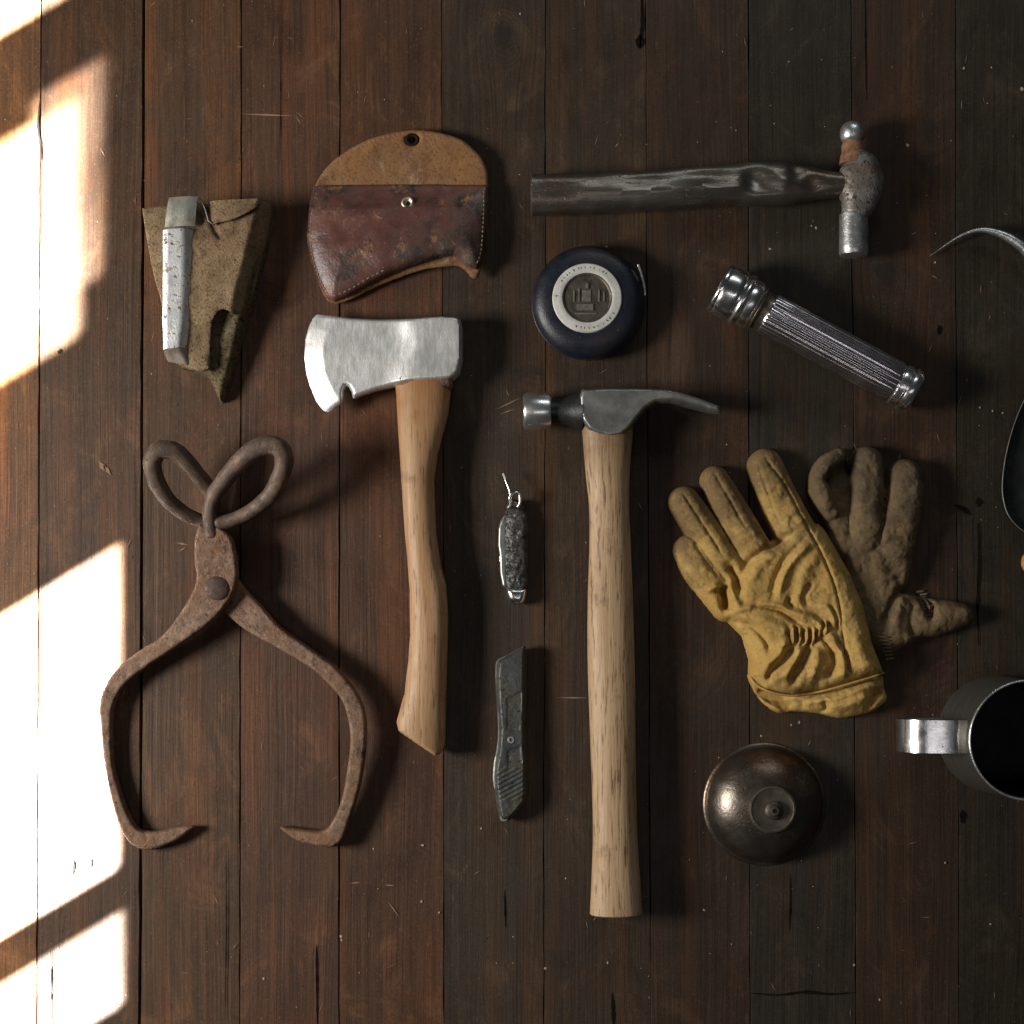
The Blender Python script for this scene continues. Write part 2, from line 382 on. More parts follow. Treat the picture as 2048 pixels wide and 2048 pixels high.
def catmull(P, n):
    P = np.array(P, float)
    if len(P) < 3:
        t = np.linspace(0, 1, n)[:, None]
        return P[0] * (1 - t) + P[-1] * t
    Q = np.vstack([2 * P[0] - P[1], P, 2 * P[-1] - P[-2]])
    seg = np.linalg.norm(np.diff(P[:, :2], axis=0), axis=1) + 1e-9
    cum = np.concatenate([[0], np.cumsum(seg)])
    out = []
    for s_ in np.linspace(0, cum[-1], n):
        i = min(max(np.searchsorted(cum, s_, side='right') - 1, 0), len(P) - 2)
        t = (s_ - cum[i]) / seg[i]
        a, b, c, d = Q[i], Q[i + 1], Q[i + 2], Q[i + 3]
        out.append(0.5 * (2 * b + (c - a) * t + (2 * a - 5 * b + 4 * c - d) * t * t + (3 * b - a - 3 * c + d) * t ** 3))
    return np.array(out)

def resample(P, n):
    P = np.array(P, float)
    seg = np.linalg.norm(np.diff(P[:, :2], axis=0), axis=1)
    cum = np.concatenate([[0], np.cumsum(seg)]); cum /= cum[-1]
    t = np.linspace(0, 1, n)
    return np.stack([np.interp(t, cum, P[:, j]) for j in range(P.shape[1])], 1)

def closed_smooth(P, n, sharp=0.0):
    P = np.array(P, float)
    Q = np.vstack([P[-3:], P, P[:3]])
    c = catmull(Q, n * 3)
    seg = np.linalg.norm(np.diff(Q, axis=0), axis=1); cum = np.concatenate([[0], np.cumsum(seg)])
    t = np.linspace(0, cum[-1], n * 3)
    m = (t >= cum[3]) & (t < cum[3 + len(P)])
    c = c[m]
    return c[::3]

def sweep(path, hw, hh, nseg=20, ex=2.0, cap=True, round_cap=0.6, disp=None, flat=None):
    """path (n,3) metres; hw/hh half width (horizontal) and half height arrays; superellipse exponent ex. Returns verts, faces."""
    path = np.array(path, float); n = len(path)
    hw = np.broadcast_to(np.array(hw, float), (n,)); hh = np.broadcast_to(np.array(hh, float), (n,))
    T = np.gradient(path, axis=0); T /= np.linalg.norm(T, axis=1)[:, None] + 1e-12
    up = np.array([0, 0, 1.0])
    side = np.cross(T, up)
    ls = np.linalg.norm(side, axis=1)
    for i in range(n):
        if ls[i] < 0.15:
            side[i] = flat if flat is not None else np.array([0, 1.0, 0])
    side /= np.linalg.norm(side, axis=1)[:, None] + 1e-12
    nrm = np.cross(side, T)
    th = np.linspace(0, 2 * math.pi, nseg, endpoint=False)
    c, s_ = np.cos(th), np.sin(th)
    e = 2.0 / ex
    cx = np.sign(c) * np.abs(c) ** e; sx = np.sign(s_) * np.abs(s_) ** e
    rings = []
    def ring(i, sc, off):
        return path[i] + T[i] * off + side[i] * (cx * hw[i] * sc)[:, None] + nrm[i] * (sx * hh[i] * sc)[:, None]
    if cap:
        rr = min(hw[0], hh[0]) * round_cap
        for a in (0.35, 0.72, 0.92):
            rings.append(ring(0, 1 - (1 - a) * (0.6 if round_cap < 0.4 else 1.0), -rr * math.sqrt(max(0, 1 - a * a))))
    for i in range(n):
        rings.append(ring(i, 1.0, 0.0))
    if cap:
        rr = min(hw[-1], hh[-1]) * round_cap
        for a in (0.92, 0.72, 0.35):
            rings.append(ring(n - 1, 1 - (1 - a) * (0.6 if round_cap < 0.4 else 1.0), rr * math.sqrt(max(0, 1 - a * a))))
    V = np.vstack(rings); m = len(rings)
    if disp is not None:
        V = disp(V)
    F = []
    for i in range(m - 1):
        for j in range(nseg):
            k = (j + 1) % nseg
            F.append((i * nseg + j, i * nseg + k, (i + 1) * nseg + k, (i + 1) * nseg + j))
    F.append(tuple(range(nseg))[::-1])
    F.append(tuple((m - 1) * nseg + j for j in range(nseg)))
    return V, F

def lathe(prof, n=64, axis=None, origin=(0, 0, 0), rmod=None, closed_ends=True):
    """prof: list of (r, h). axis: direction of h (default z)."""
    a = Vector(axis if axis else (0, 0, 1)).normalized()
    u = a.orthogonal().normalized() if abs(a.z) < 0.99 else Vector((1, 0, 0))
    if abs(a.z) < 0.99:
        u = Vector((0, 0, 1)) - a * a.z; u.normalize()
    v = a.cross(u)
    V, F = [], []
    o = Vector(origin)
    for (r, h) in prof:
        for j in range(n):
            th = 2 * math.pi * j / n
            rr = r if rmod is None else rmod(r, h, th)
            V.append(o + a * h + u * (rr * math.cos(th)) + v * (rr * math.sin(th)))
    m = len(prof)
    for i in range(m - 1):
        for j in range(n):
            k = (j + 1) % n
            F.append((i * n + j, i * n + k, (i + 1) * n + k, (i + 1) * n + j))
    if closed_ends:
        if prof[0][0] > 1e-7: F.append(tuple(range(n)))
        if prof[-1][0] > 1e-7: F.append(tuple((m - 1) * n + j for j in range(n)))
    return V, F

def poly_sdf(P):
    P = np.array(P, float); A = P; B = np.roll(P, -1, axis=0)
    def f(x, y):
        sh = x.shape; x = x.ravel(); y = y.ravel()
        d2 = np.full(x.shape, 1e18); ins = np.zeros(x.shape, bool)
        for (ax, ay), (bx, by) in zip(A, B):
            ex, ey = bx - ax, by - ay
            t = np.clip(((x - ax) * ex + (y - ay) * ey) / (ex * ex + ey * ey + 1e-12), 0, 1)
            d2 = np.minimum(d2, (x - ax - t * ex) ** 2 + (y - ay - t * ey) ** 2)
            c = ((ay > y) != (by > y)) & (x < (bx - ax) * (y - ay) / (by - ay + 1e-12) + ax)
            ins ^= c
        d = np.sqrt(d2)
        return np.where(ins, d, -d).reshape(sh)
    return f

def line_dist(P, n=40):
    """distance to a smooth polyline, and the arc parameter 0..1"""
    C = catmull(P, n)
    def f(x, y):
        sh = x.shape; x = x.ravel(); y = y.ravel()
        best = np.full(x.shape, 1e18); tt = np.zeros(x.shape)
        for i in range(len(C) - 1):
            ax, ay = C[i][:2]; bx, by = C[i + 1][:2]; ex, ey = bx - ax, by - ay
            t = np.clip(((x - ax) * ex + (y - ay) * ey) / (ex * ex + ey * ey + 1e-12), 0, 1)
            d = (x - ax - t * ex) ** 2 + (y - ay - t * ey) ** 2
            m = d < best
            best = np.where(m, d, best); tt = np.where(m, (i + t) / (len(C) - 1), tt)
        return np.sqrt(best).reshape(sh), tt.reshape(sh)
    return f

def vnoise(x, y, sc, seed=0):
    """smooth value noise, 0 mean, about +-1"""
    x = x / sc; y = y / sc
    xi = np.floor(x).astype(int); yi = np.floor(y).astype(int)
    fx = x - xi; fy = y - yi
    fx = fx * fx * (3 - 2 * fx); fy = fy * fy * (3 - 2 * fy)
    def h(a, b):
        v = np.sin(a * 127.1 + b * 311.7 + seed * 74.7) * 43758.5453
        return (v - np.floor(v)) * 2 - 1
    return (h(xi, yi) * (1 - fx) * (1 - fy) + h(xi + 1, yi) * fx * (1 - fy) + h(xi, yi + 1) * (1 - fx) * fy + h(xi + 1, yi + 1) * fx * fy)

def hf(th, name, sdf, bbox, cell, top, bot, mat, parent=None, smooth=50):
    """solid between two height fields over the region sdf > 0 (pixels); heights in metres"""
    x0, y0, x1, y1 = bbox
    xs = np.arange(x0 - 2 * cell, x1 + 2 * cell, cell); ys = np.arange(y0 - 2 * cell, y1 + 2 * cell, cell)
    X, Y = np.meshgrid(xs, ys)
    X = X.astype(float); Y = Y.astype(float)
    D = sdf(X, Y)
    keep = D > -0.70 * cell
    e = 0.5
    for _ in range(2):
        gx = (sdf(X + e, Y) - sdf(X - e, Y)) / (2 * e); gy = (sdf(X, Y + e) - sdf(X, Y - e)) / (2 * e)
        g2 = gx * gx + gy * gy + 1e-6
        mv = keep & (D < 0.45 * cell)
        X = np.where(mv, X - gx * D / g2, X); Y = np.where(mv, Y - gy * D / g2, Y)
        Dn = sdf(X, Y)
        D = np.where(mv, Dn * 1.0, D)
    D = np.maximum(np.where(np.abs(D) < 0.25, 0, D), 0)
    ny, nx = X.shape
    cells = keep[:-1, :-1] & keep[1:, :-1] & keep[:-1, 1:] & keep[1:, 1:]
    idx = -np.ones((ny, nx), int)
    used = np.zeros((ny, nx), bool)
    used[:-1, :-1] |= cells; used[1:, :-1] |= cells; used[:-1, 1:] |= cells; used[1:, 1:] |= cells
    idx[used] = np.arange(used.sum())
    nv = used.sum()
    Zt = top(X, Y, D); Zb = bot(X, Y, D)
    lx = (X[used] - th.cx) * th.k; ly = (th.cy - Y[used]) * th.k
    V = np.vstack([np.stack([lx, ly, np.broadcast_to(Zt, X.shape)[used]], 1), np.stack([lx, ly, np.broadcast_to(Zb, X.shape)[used]], 1)])
    F = []
    edges = {}
    jj, ii = np.nonzero(cells)
    for j, i in zip(jj, ii):
        q = (idx[j, i], idx[j + 1, i], idx[j + 1, i + 1], idx[j, i + 1])
        F.append(q); F.append(tuple(nv + a for a in q[::-1]))
        for a, b in ((q[0], q[1]), (q[1], q[2]), (q[2], q[3]), (q[3], q[0])):
            key = (a, b) if a < b else (b, a)
            edges[key] = edges.get(key, 0) + 1
    zt = V[:nv, 2]; zb = V[nv:, 2]
    for (a, b), c in edges.items():
        if c == 1:
            F.append((a, b, nv + b, nv + a))
    return obj(name, V, F, mat, parent if parent is not None else th, smooth)

def dome_prof(d, w):
    u = np.clip(d / w, 0, 1)
    return np.sqrt(np.maximum(0, 1 - (1 - u) ** 2))

def bevel_prof(d, w):
    u = np.clip(d / w, 0, 1)
    return u * (2 - u)

def hf_handle(th, name, L, R, zc, hh, mat, cell=2.6, ex=2.3):
    L = np.array(L, float); R = np.array(R, float)
    sd = poly_sdf(np.vstack([L, R[::-1]]))
    fl_, fr_ = line_dist(L, 60), line_dist(R, 60)
    yl = np.argsort(L[:, 1]); yr = np.argsort(R[:, 1])
    def half(x, y, d):
        a, _ = fl_(x, y); b, _ = fr_(x, y)
        u = np.clip(np.minimum(a, b) / np.maximum((a + b) / 2, 1), 0, 1)
        h = np.interp(y, hh[0], hh[1])
        return h * (1 - (1 - u) ** ex) ** (1 / ex) * (0.72 + 0.28 * bevel_prof(d, 6))
    allp = np.vstack([L, R])
    return hf(th, name, sd, (allp[:, 0].min() - 2, allp[:, 1].min() - 2, allp[:, 0].max() + 2, allp[:, 1].max() + 2), cell,
              lambda x, y, d: zc(x, y) + half(x, y, d), lambda x, y, d: zc(x, y) - half(x, y, d), mat, smooth=60)

def small_parts(name, th, items, mat, kind=None, parent=None):
    """items: list of (verts, faces) joined into one mesh"""
    V, F = [], []
    for v, f in items:
        b = len(V); V += [tuple(p) for p in v]; F += [tuple(b + i for i in q) for q in f]
    o = obj(name, V, F, mat, parent if parent is not None else th)
    if kind: o['kind'] = kind
    return o

def stitch(x0, y0, x1, y1, z, r):
    """a small thread capsule between two local points"""
    return sweep([(x0, y0, z), ((x0 + x1) / 2, (y0 + y1) / 2, z + r * 0.5), (x1, y1, z)], r, r * 0.7, 6)

# ------------------------------------------------------------------ tabletop
top = obj('tabletop', [(x, y, z) for z in (-0.045, -0.0222) for y in (-0.72, 0.72) for x in (-0.72, 0.72)],
          [(0, 1, 3, 2), (4, 5, 7, 6), (0, 1, 5, 4), (1, 3, 7, 5), (3, 2, 6, 7), (2, 0, 4, 6)], 'underboard', smooth=0)
top['kind'] = 'structure'
# seam x at the top and bottom of the photo, gap (mm), colour of the plank to its right
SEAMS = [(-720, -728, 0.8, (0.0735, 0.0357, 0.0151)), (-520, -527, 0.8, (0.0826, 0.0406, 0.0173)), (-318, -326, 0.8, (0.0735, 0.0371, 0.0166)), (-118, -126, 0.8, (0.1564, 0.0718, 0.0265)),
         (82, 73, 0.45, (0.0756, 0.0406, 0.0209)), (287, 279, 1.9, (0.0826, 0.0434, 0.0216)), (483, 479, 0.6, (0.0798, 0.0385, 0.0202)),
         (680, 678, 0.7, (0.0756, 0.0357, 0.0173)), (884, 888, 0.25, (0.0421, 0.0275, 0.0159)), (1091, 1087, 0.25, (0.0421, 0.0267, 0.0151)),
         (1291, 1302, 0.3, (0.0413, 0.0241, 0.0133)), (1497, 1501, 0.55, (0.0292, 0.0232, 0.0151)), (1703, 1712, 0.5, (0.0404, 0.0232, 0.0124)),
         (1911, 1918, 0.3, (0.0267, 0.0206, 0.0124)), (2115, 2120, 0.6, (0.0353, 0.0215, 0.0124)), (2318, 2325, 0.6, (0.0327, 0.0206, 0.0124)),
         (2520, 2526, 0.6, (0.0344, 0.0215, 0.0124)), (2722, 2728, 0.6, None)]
KNOTS = {884: (1008, 66), 1703: (1770, 548)}
def build_plank(i):
    a, b = SEAMS[i], SEAMS[i + 1]
    ny = 64
    ys = np.linspace(-0.70, 0.70, ny)
    t = (0.4096 - ys) / 0.8192
    w1 = vnoise(ys, ys * 0 + i, 0.11, 3) * 0.0005 + vnoise(ys, ys * 0 + i, 0.022, 5) * 0.00032
    w2 = vnoise(ys, ys * 0 + i + 1, 0.11, 3) * 0.0005 + vnoise(ys, ys * 0 + i + 1, 0.022, 9) * 0.00032
    xl = ((a[0] + (a[1] - a[0]) * t) - 1024) * S + a[2] * 0.0005 + w1
    xr = ((b[0] + (b[1] - b[0]) * t) - 1024) * S - b[2] * 0.0005 + w2
    cx = float(xl.mean() + xr.mean()) / 2
    dz = random.uniform(-0.0005, 0.0)
    tilt = random.uniform(-0.0006, 0.0006)
    bv = 0.00022 + 0.00030 * min(1.0, max(a[2], b[2]))
    V, F = [], []
    for k in range(ny):
        bl = bv * (1 + 0.7 * math.sin(k * 1.7 + i)); br = bv * (1 + 0.7 * math.sin(k * 2.3 + i))
        m = (xl[k] + xr[k]) / 2
        row = [(xl[k], -0.022), (xl[k], -0.0012), (xl[k] + bl, -0.0001), (m - 0.02, 0), (m, 0.0), (m + 0.02, 0), (xr[k] - br, -0.0001), (xr[k], -0.0012), (xr[k], -0.022)]
        for (x, z) in row:
            zz = z if z < -0.01 else z + dz + tilt * (x - m) / 0.04
            V.append((x - cx, ys[k], zz))
    q = 9
    for k in range(ny - 1):
        for j in range(q):
            F.append((k * q + j, k * q + (j + 1) % q, (k + 1) * q + (j + 1) % q, (k + 1) * q + j))
    F.append(tuple(range(q))); F.append(tuple((ny - 1) * q + j for j in range(q)))
    o = obj('plank', V, F, 'plank', top, 40)
    o.location = (cx, 0, 0)
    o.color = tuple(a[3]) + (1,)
    kn = KNOTS.get(a[0])
    o['knot'] = ((kn[0] - 1024) * S - cx, (1024 - kn[1]) * S, 0.0) if kn else (0.0, 9.0, 0.0)
for i in range(len(SEAMS) - 1):
    build_plank(i)

def px(x, y):
    return ((x - 1024) * S, (1024 - y) * S)

# splits in the boards: flat near-black strips, the cracks' shade put into the colour
def crack(pts, w):
    P = catmull([px(*p) + (0,) for p in pts], 18)
    V, F = [], []
    n = len(P)
    for i, p in enumerate(P):
        h = w * S * 0.5 * (0.25 + math.sin(math.pi * min(0.98, max(0.02, i / (n - 1))))) * random.uniform(0.6, 1.3)
        t_ = P[min(i + 1, n - 1)] - P[max(i - 1, 0)]; t_ = t_ / (np.linalg.norm(t_) + 1e-9)
        V += [(p[0] - h * t_[1], p[1] + h * t_[0], 0.00028), (p[0] + h * t_[1], p[1] - h * t_[0], 0.00028), (p[0], p[1], 0.00012)]
    for i in range(n - 1):
        a = i * 3
        F += [(a, a + 1, a + 4, a + 3)]
    obj('crack', V, F, 'crack', top, 0)
for pts, w in [(((1282, -20), (1285, 40), (1282, 70), (1280, 98)), 6), (((1279, 70), (1280, 82), (1278, 96)), 14), (((633, 1890), (634, 1960), (635, 2060)), 4.5),
               (((1009, 1780), (1011, 1850), (1011, 1855)), 3), (((1224, 1985), (1226, 2020), (1227, 2055)), 5), (((1580, 1748), (1581, 1800), (1579, 1860)), 4),
               (((1956, 1045), (1958, 1120), (1955, 1200), (1957, 1290)), 5), (((1908, 1010), (1926, 1018), (1940, 1030)), 7), (((1955, 995), (1957, 1004), (1956, 1014)), 9),
               (((1877, 650), (1878, 660), (1877, 670)), 6), (((1923, 1620), (1925, 1632), (1924, 1646)), 9), (((80, 200), (76, 250), (82, 300), (82, 330)), 4),
               (((1730, -30), (1731, 100), (1733, 200)), 2.4), (((147, 1720), (148, 1735), (145, 1752)), 4), (((182, 1718), (183, 1728), (181, 1738)), 4),
               (((118, 700), (119, 704), (118, 708)), 8), (((101, 1900), (103, 1960), (102, 2050)), 2.5), (((1503, 1986), (1555, 1990), (1610, 1984), (1660, 1988), (1710, 1985)), 5), (((1120, 560), (1121, 640), (1119, 720)), 1.6), (((452, 1700), (453, 1850), (450, 2040)), 2.0), (((560, 60), (561, 200), (559, 330)), 1.5)]:
    crack(pts, w)

# pale scratches and dust on the boards
items = []
def sliver(x0, y0, x1, y1, w):
    a = px(x0, y0); b = px(x1, y1)
    dx, dy = b[0] - a[0], b[1] - a[1]; L = math.hypot(dx, dy) + 1e-9
    nx_, ny_ = -dy / L * w * S / 2, dx / L * w * S / 2
    m = ((a[0] + b[0]) / 2, (a[1] + b[1]) / 2)
    z = 0.00022
    items.append(([(a[0], a[1], z), (m[0] + nx_, m[1] + ny_, z), (b[0], b[1], z), (m[0] - nx_, m[1] - ny_, z)], [(0, 1, 2, 3)]))
for q in [(198, 922, 212, 944, 12), (206, 930, 222, 950, 9), (480, 228, 592, 232, 4), (592, 232, 602, 248, 3), (350, 1085, 378, 1090, 4), (355, 1105, 375, 1092, 3), (774, 1800, 800, 1836, 3), (768, 1770, 790, 1771, 3), (700, 1767, 722, 1764, 3),
          (1112, 1395, 1178, 1396, 3), (990, 820, 1040, 796, 2.5), (1000, 828, 1030, 818, 2), (1230, 295, 1238, 285, 3), (1080, 55, 1090, 47, 4), (1795, 925, 1802, 905, 3), (1380, 1170, 1392, 1160, 3)]:
    sliver(*q)
for _ in range(150):
    x, y = random.uniform(-30, 2080), random.uniform(-30, 2080)
    a = random.gauss(math.pi / 2, 0.5) if random.random() < 0.6 else random.uniform(0, math.pi)
    L = random.uniform(5, 26)
    sliver(x, y, x + L * math.cos(a), y + L * math.sin(a), random.uniform(1.0, 2.0))
small_parts('scratch', None, items, 'scratch', 'stuff', top)
items = []
def fleck(x, y, r):
    c = px(x, y); n = random.randint(5, 7); r *= S * 0.72
    V = [(c[0] + r * random.uniform(0.5, 1.2) * math.cos(6.283 * i / n), c[1] + r * random.uniform(0.5, 1.4) * math.sin(6.283 * i / n), 0.0001) for i in range(n)]
    V.append((c[0], c[1], 0.0001 + r * 0.25))
    items.append((V, [(i, (i + 1) % n, n) for i in range(n)]))
for q in [(1632, 455, 5), (1623, 452, 3), (1928, 137, 4), (1983, 135, 3), (682, 1873, 4.5), (683, 1880, 3.5), (527, 1957, 4), (845, 1690, 4), (843, 1803, 4), (878, 1825, 4),
          (962, 1657, 3.5), (1131, 1757, 3), (1091, 1937, 4), (1408, 1820, 4), (1599, 1445, 4), (1582, 1450, 3), (1522, 1472, 3), (1708, 1930, 4), (1759, 2000, 4), (1890, 1726, 3.5), (1981, 1848, 4),
          (1215, 1926, 4), (747, 1698, 3), (1040, 28, 3), (2044, 178, 5), (1815, 290, 5), (1960, 815, 3), (1985, 822, 3), (2005, 826, 3), (1540, 498, 4), (1870, 525, 3.5)]:
    fleck(*q)
for _ in range(260):
    fleck(random.uniform(-40, 2090), random.uniform(-40, 2090), random.uniform(0.7, 2.1))
small_parts('dust_speck', None, items, 'speck', 'stuff', top)

# ------------------------------------------------------------------ hatchet
HT = Thing('hatchet', 840, 1060, 0.018, 'wooden handled hatchet with bright worn steel head under the leather sheath', 'hatchet')
P = [(633, 628), (655, 630), (704, 636), (761, 639), (828, 638), (885, 634), (914, 636), (922, 642), (925, 655), (925, 720), (919, 748), (903, 762), (865, 765), (826, 767), (787, 773), (756, 780),
     (725, 790), (706, 797), (703, 784), (697, 774), (691, 772), (687, 780), (685, 806), (658, 823), (647, 822), (632, 803), (619, 771), (612, 746), (608, 714), (610, 678), (617, 652), (625, 635)]
hsdf = poly_sdf(P)
edge_l = line_dist([(633, 628), (617, 652), (608, 700), (611, 745), (622, 778), (640, 812), (655, 826)])
def hd(x, y, d):
    e, _ = edge_l(x, y)
    th = 0.0006 + 0.0046 * np.clip(e / 40, 0, 1) + 0.0034 * np.clip((e - 40) / 150, 0, 1) ** 1.2
    cx = 815 - 14 * np.cos((y - 640) / 125 * 3.14 * 2) * 0.5 - (y - 700) * 0.12
    u = 1 / (1 + np.exp(-(x - cx) / 11))
    th = th * (1 - u) + 0.0128 * u - 0.0010 * np.exp(-((x - 868) ** 2 + (y - 700) ** 2) / 1500.0) * u
    th += 0.00012 * vnoise(x, y, 30, 2)
    bev = 0.35 + 0.65 * bevel_prof(d, 7)
    return np.maximum(th * bev, 0.0004)
hf(HT, 'head', hsdf, (606, 626, 928, 826), 2.5, lambda x, y, d: 0.0155 + hd(x, y, d), lambda x, y, d: 0.0155 - hd(x, y, d), 'axe_steel')
HL = [(790, 765), (792, 791), (795, 846), (800, 923), (804, 988), (809, 1064), (814, 1115), (819, 1179), (820, 1270), (816, 1322), (809, 1386), (798, 1424), (793, 1444), (798, 1462), (871, 1511)]
HR = [(899, 752), (901, 786), (896, 828), (885, 872), (875, 910), (868, 962), (871, 1027), (872, 1064), (881, 1128), (892, 1170), (896, 1231), (894, 1335), (892, 1412), (891, 1464), (890, 1492), (880, 1508)]
sdL = [(790, 765), (792, 791), (795, 846), (800, 923), (804, 988), (809, 1064), (814, 1115), (819, 1179), (820, 1270), (816, 1322), (809, 1386), (798, 1424), (792, 1450), (788, 1530)]
sdR = [(899, 752), (901, 786), (896, 828), (885, 872), (875, 910), (868, 962), (871, 1027), (872, 1064), (881, 1128), (892, 1170), (896, 1231), (894, 1335), (892, 1412), (891, 1464), (890, 1500), (890, 1540)]
hs = poly_sdf(HL + HR[::-1]); fl_, fr_ = line_dist(sdL, 80), line_dist(sdR, 80)
def hh_(x, y, d):
    a, _ = fl_(x, y); b, _ = fr_(x, y)
    u = np.clip(np.minimum(a, b) / np.maximum((a + b) / 2, 1), 0, 1)
    return np.interp(y, [760, 820, 960, 1200, 1420, 1500], [0.0118, 0.0120, 0.0122, 0.0128, 0.0130, 0.0124]) * (1 - (1 - u) ** 2.2) ** (1 / 2.2) * (0.72 + 0.28 * bevel_prof(d, 6))
hf(HT, 'handle', hs, (786, 750, 904, 1514), 2.6, lambda x, y, d: 0.0155 + hh_(x, y, d), lambda x, y, d: 0.0155 - hh_(x, y, d), 'hatchet_wood', smooth=60)
# eye plug: the darker shoulder of the handle under the head
V, F = sweep([HT.l(799 + 5, 757) + (0.0155,), HT.l(840, 772) + (0.0155,), HT.l(895, 760) + (0.0155,)], 0.0075, 0.0108, 14, 2.6)
obj('shoulder', V, F, 'rust', HT)

# ------------------------------------------------------------------ leather hatchet sheath
SH = Thing('leather_sheath', 795, 430, 0.012, 'brown leather axe sheath with tan rounded back and brass rivet', 'sheath')
BACK = [(612, 468), (617, 399), (626, 369), (640, 344), (662, 319), (692, 297), (729, 277), (774, 262), (811, 257), (848, 257), (890, 265), (923, 277), (948, 297), (965, 317), (975, 344), (976, 374), (975, 444),
        (971, 506), (966, 525), (960, 543), (952, 557), (944, 556), (937, 547), (928, 537), (914, 530), (890, 531), (850, 536), (800, 551), (741, 575), (699, 596), (667, 604), (650, 594), (635, 563), (622, 526), (615, 493)]
def curl(x, y):
    return 0.0035 + 0.0018 * np.sin((x - 612) / 120.0) + 0.0055 * np.clip((x - 800) / 180, 0, 1) + 0.0005 * vnoise(x, y, 60, 4)
bsdf = poly_sdf(closed_smooth(BACK, 160))
hole = lambda x, y: np.minimum(bsdf(x, y), np.sqrt(((x - 824) / 1.25) ** 2 + (y - 276) ** 2) - 12)
hf(SH, 'back_panel', hole, (608, 252, 982, 608), 3, lambda x, y, d: curl(x, y) + 0.0012 + 0.0016 * bevel_prof(d, 6), lambda x, y, d: curl(x, y) - 0.0012 * bevel_prof(d, 5), 'leather_tan')
FRONT = [(612, 468), (617, 399), (626, 369), (640, 367), (800, 366), (905, 369), (970, 370), (977, 374), (975, 444), (971, 506), (966, 525), (955, 540), (940, 537), (922, 522), (908, 513), (878, 517), (841, 528), (791, 544), (741, 567), (699, 591),
         (667, 602), (650, 593), (635, 563), (622, 526), (615, 493)]
fsdf = poly_sdf(FRONT)
mouth = line_dist([(950, 542), (908, 513), (841, 529), (741, 568), (680, 600)])
def ftop(x, y, d):
    m, _ = mouth(x, y)
    bulge = 0.0105 * dome_prof(np.maximum(0, np.minimum(d, 400)), 95) * np.clip((y - 362) / 60, 0.25, 1)
    bulge += 0.0055 * np.exp(-(m / 55) ** 2) * np.clip((x - 640) / 120, 0, 1) * np.clip((970 - x) / 60, 0, 1)
    bulge += 0.0024 * np.exp(-((x - 800) ** 2 / 5200 + (y - 505) ** 2 / 900)) + 0.0006 * vnoise(x, y, 46, 8) + 0.0003 * vnoise(x, y, 17, 3)
    return curl(x, y) + 0.0032 + bulge
def fprof(x, y, d):
    return ftop(x, y, d) + 0.0012 * bevel_prof(d, 5)
hf(SH, 'front_panel', fsdf, (606, 360, 982, 608), 3, fprof, lambda x, y, d: ftop(x, y, d) - 0.0013, 'leather_red')
x_, y_ = SH.l(816, 411)
zf = float(ftop(np.array([[816.0]]), np.array([[411.0]]), np.array([[45.0]]))[0, 0]) + 0.0011
V, F = lathe([(0.0, 0.0006), (0.0018, 0.0004), (0.0024, 0.0011), (0.0036, 0.0017), (0.0047, 0.0013), (0.0052, 0.0002), (0.0052, -0.0006)], 28, origin=(x_, y_, zf), closed_ends=False)
rv = obj('rivet', V, F, 'brass', SH)
V, F = lathe([(0.0, 0.0010), (0.0016, 0.0010), (0.0019, 0.0004)], 16, origin=(x_ + 0.0006, y_ - 0.0002, zf), closed_ends=False)
obj('socket', V, F, 'hole_black', rv)
V, F = lathe([(0.0026, 0.0), (0.0042, 0.0008), (0.0052, 0.0004), (0.0056, 0.0)], 24, origin=SH.l(824, 276) + (0.0075,), closed_ends=False)
obj('eyelet', V, F, 'hole_black', SH)
V, F = lathe([(0.0, -0.001), (0.0048, -0.001)], 24, origin=SH.l(824, 276) + (0.0048,), closed_ends=False)
obj('hole_floor', V, F, 'hole_black', SH)  # near-black disc added so the hole reads as shaded
V, F = lathe([(0.0, 0.0012), (0.0018, 0.0010), (0.0026, 0.0)], 16, origin=SH.l(843, 277) + (0.0068,), closed_ends=False)
obj('snap_stud', V, F, 'steel_dark', SH)
st = []
def stitch_line(th, pts, n, zf_, r=0.00055, off=0.0):
    C = resample(catmull(pts, 80), n * 2)
    out = []
    for i in range(0, n * 2 - 1, 2):
        z = zf_(C[i][0], C[i][1])
        out.append(stitch(*th.l(C[i][0], C[i][1]), *th.l(C[i + 1][0], C[i + 1][1]), z + off, r))
    return out
zz = lambda x, y: float(fprof(np.array([[float(x)]]), np.array([[float(y)]]), np.array([[8.0]]))[0, 0])
st += stitch_line(SH, [(632, 385), (622, 440), (621, 480), (627, 520), (640, 560), (655, 587)], 26, zz)
st += stitch_line(SH, [(668, 593), (700, 581), (741, 558), (770, 545)], 11, zz)
st += stitch_line(SH, [(968, 385), (967, 440), (963, 500), (955, 530)], 17, zz)
small_parts('stitching', SH, st, 'thread', 'stuff')
st = stitch_line(SH, [(634, 362), (662, 326), (700, 302), (735, 284), (775, 269), (806, 264)], 22, lambda x, y: float(curl(np.array(float(x)), np.array(float(y)))) + 0.0026, 0.00045)
small_parts('edge_stitching', SH, st, 'thread', 'stuff')

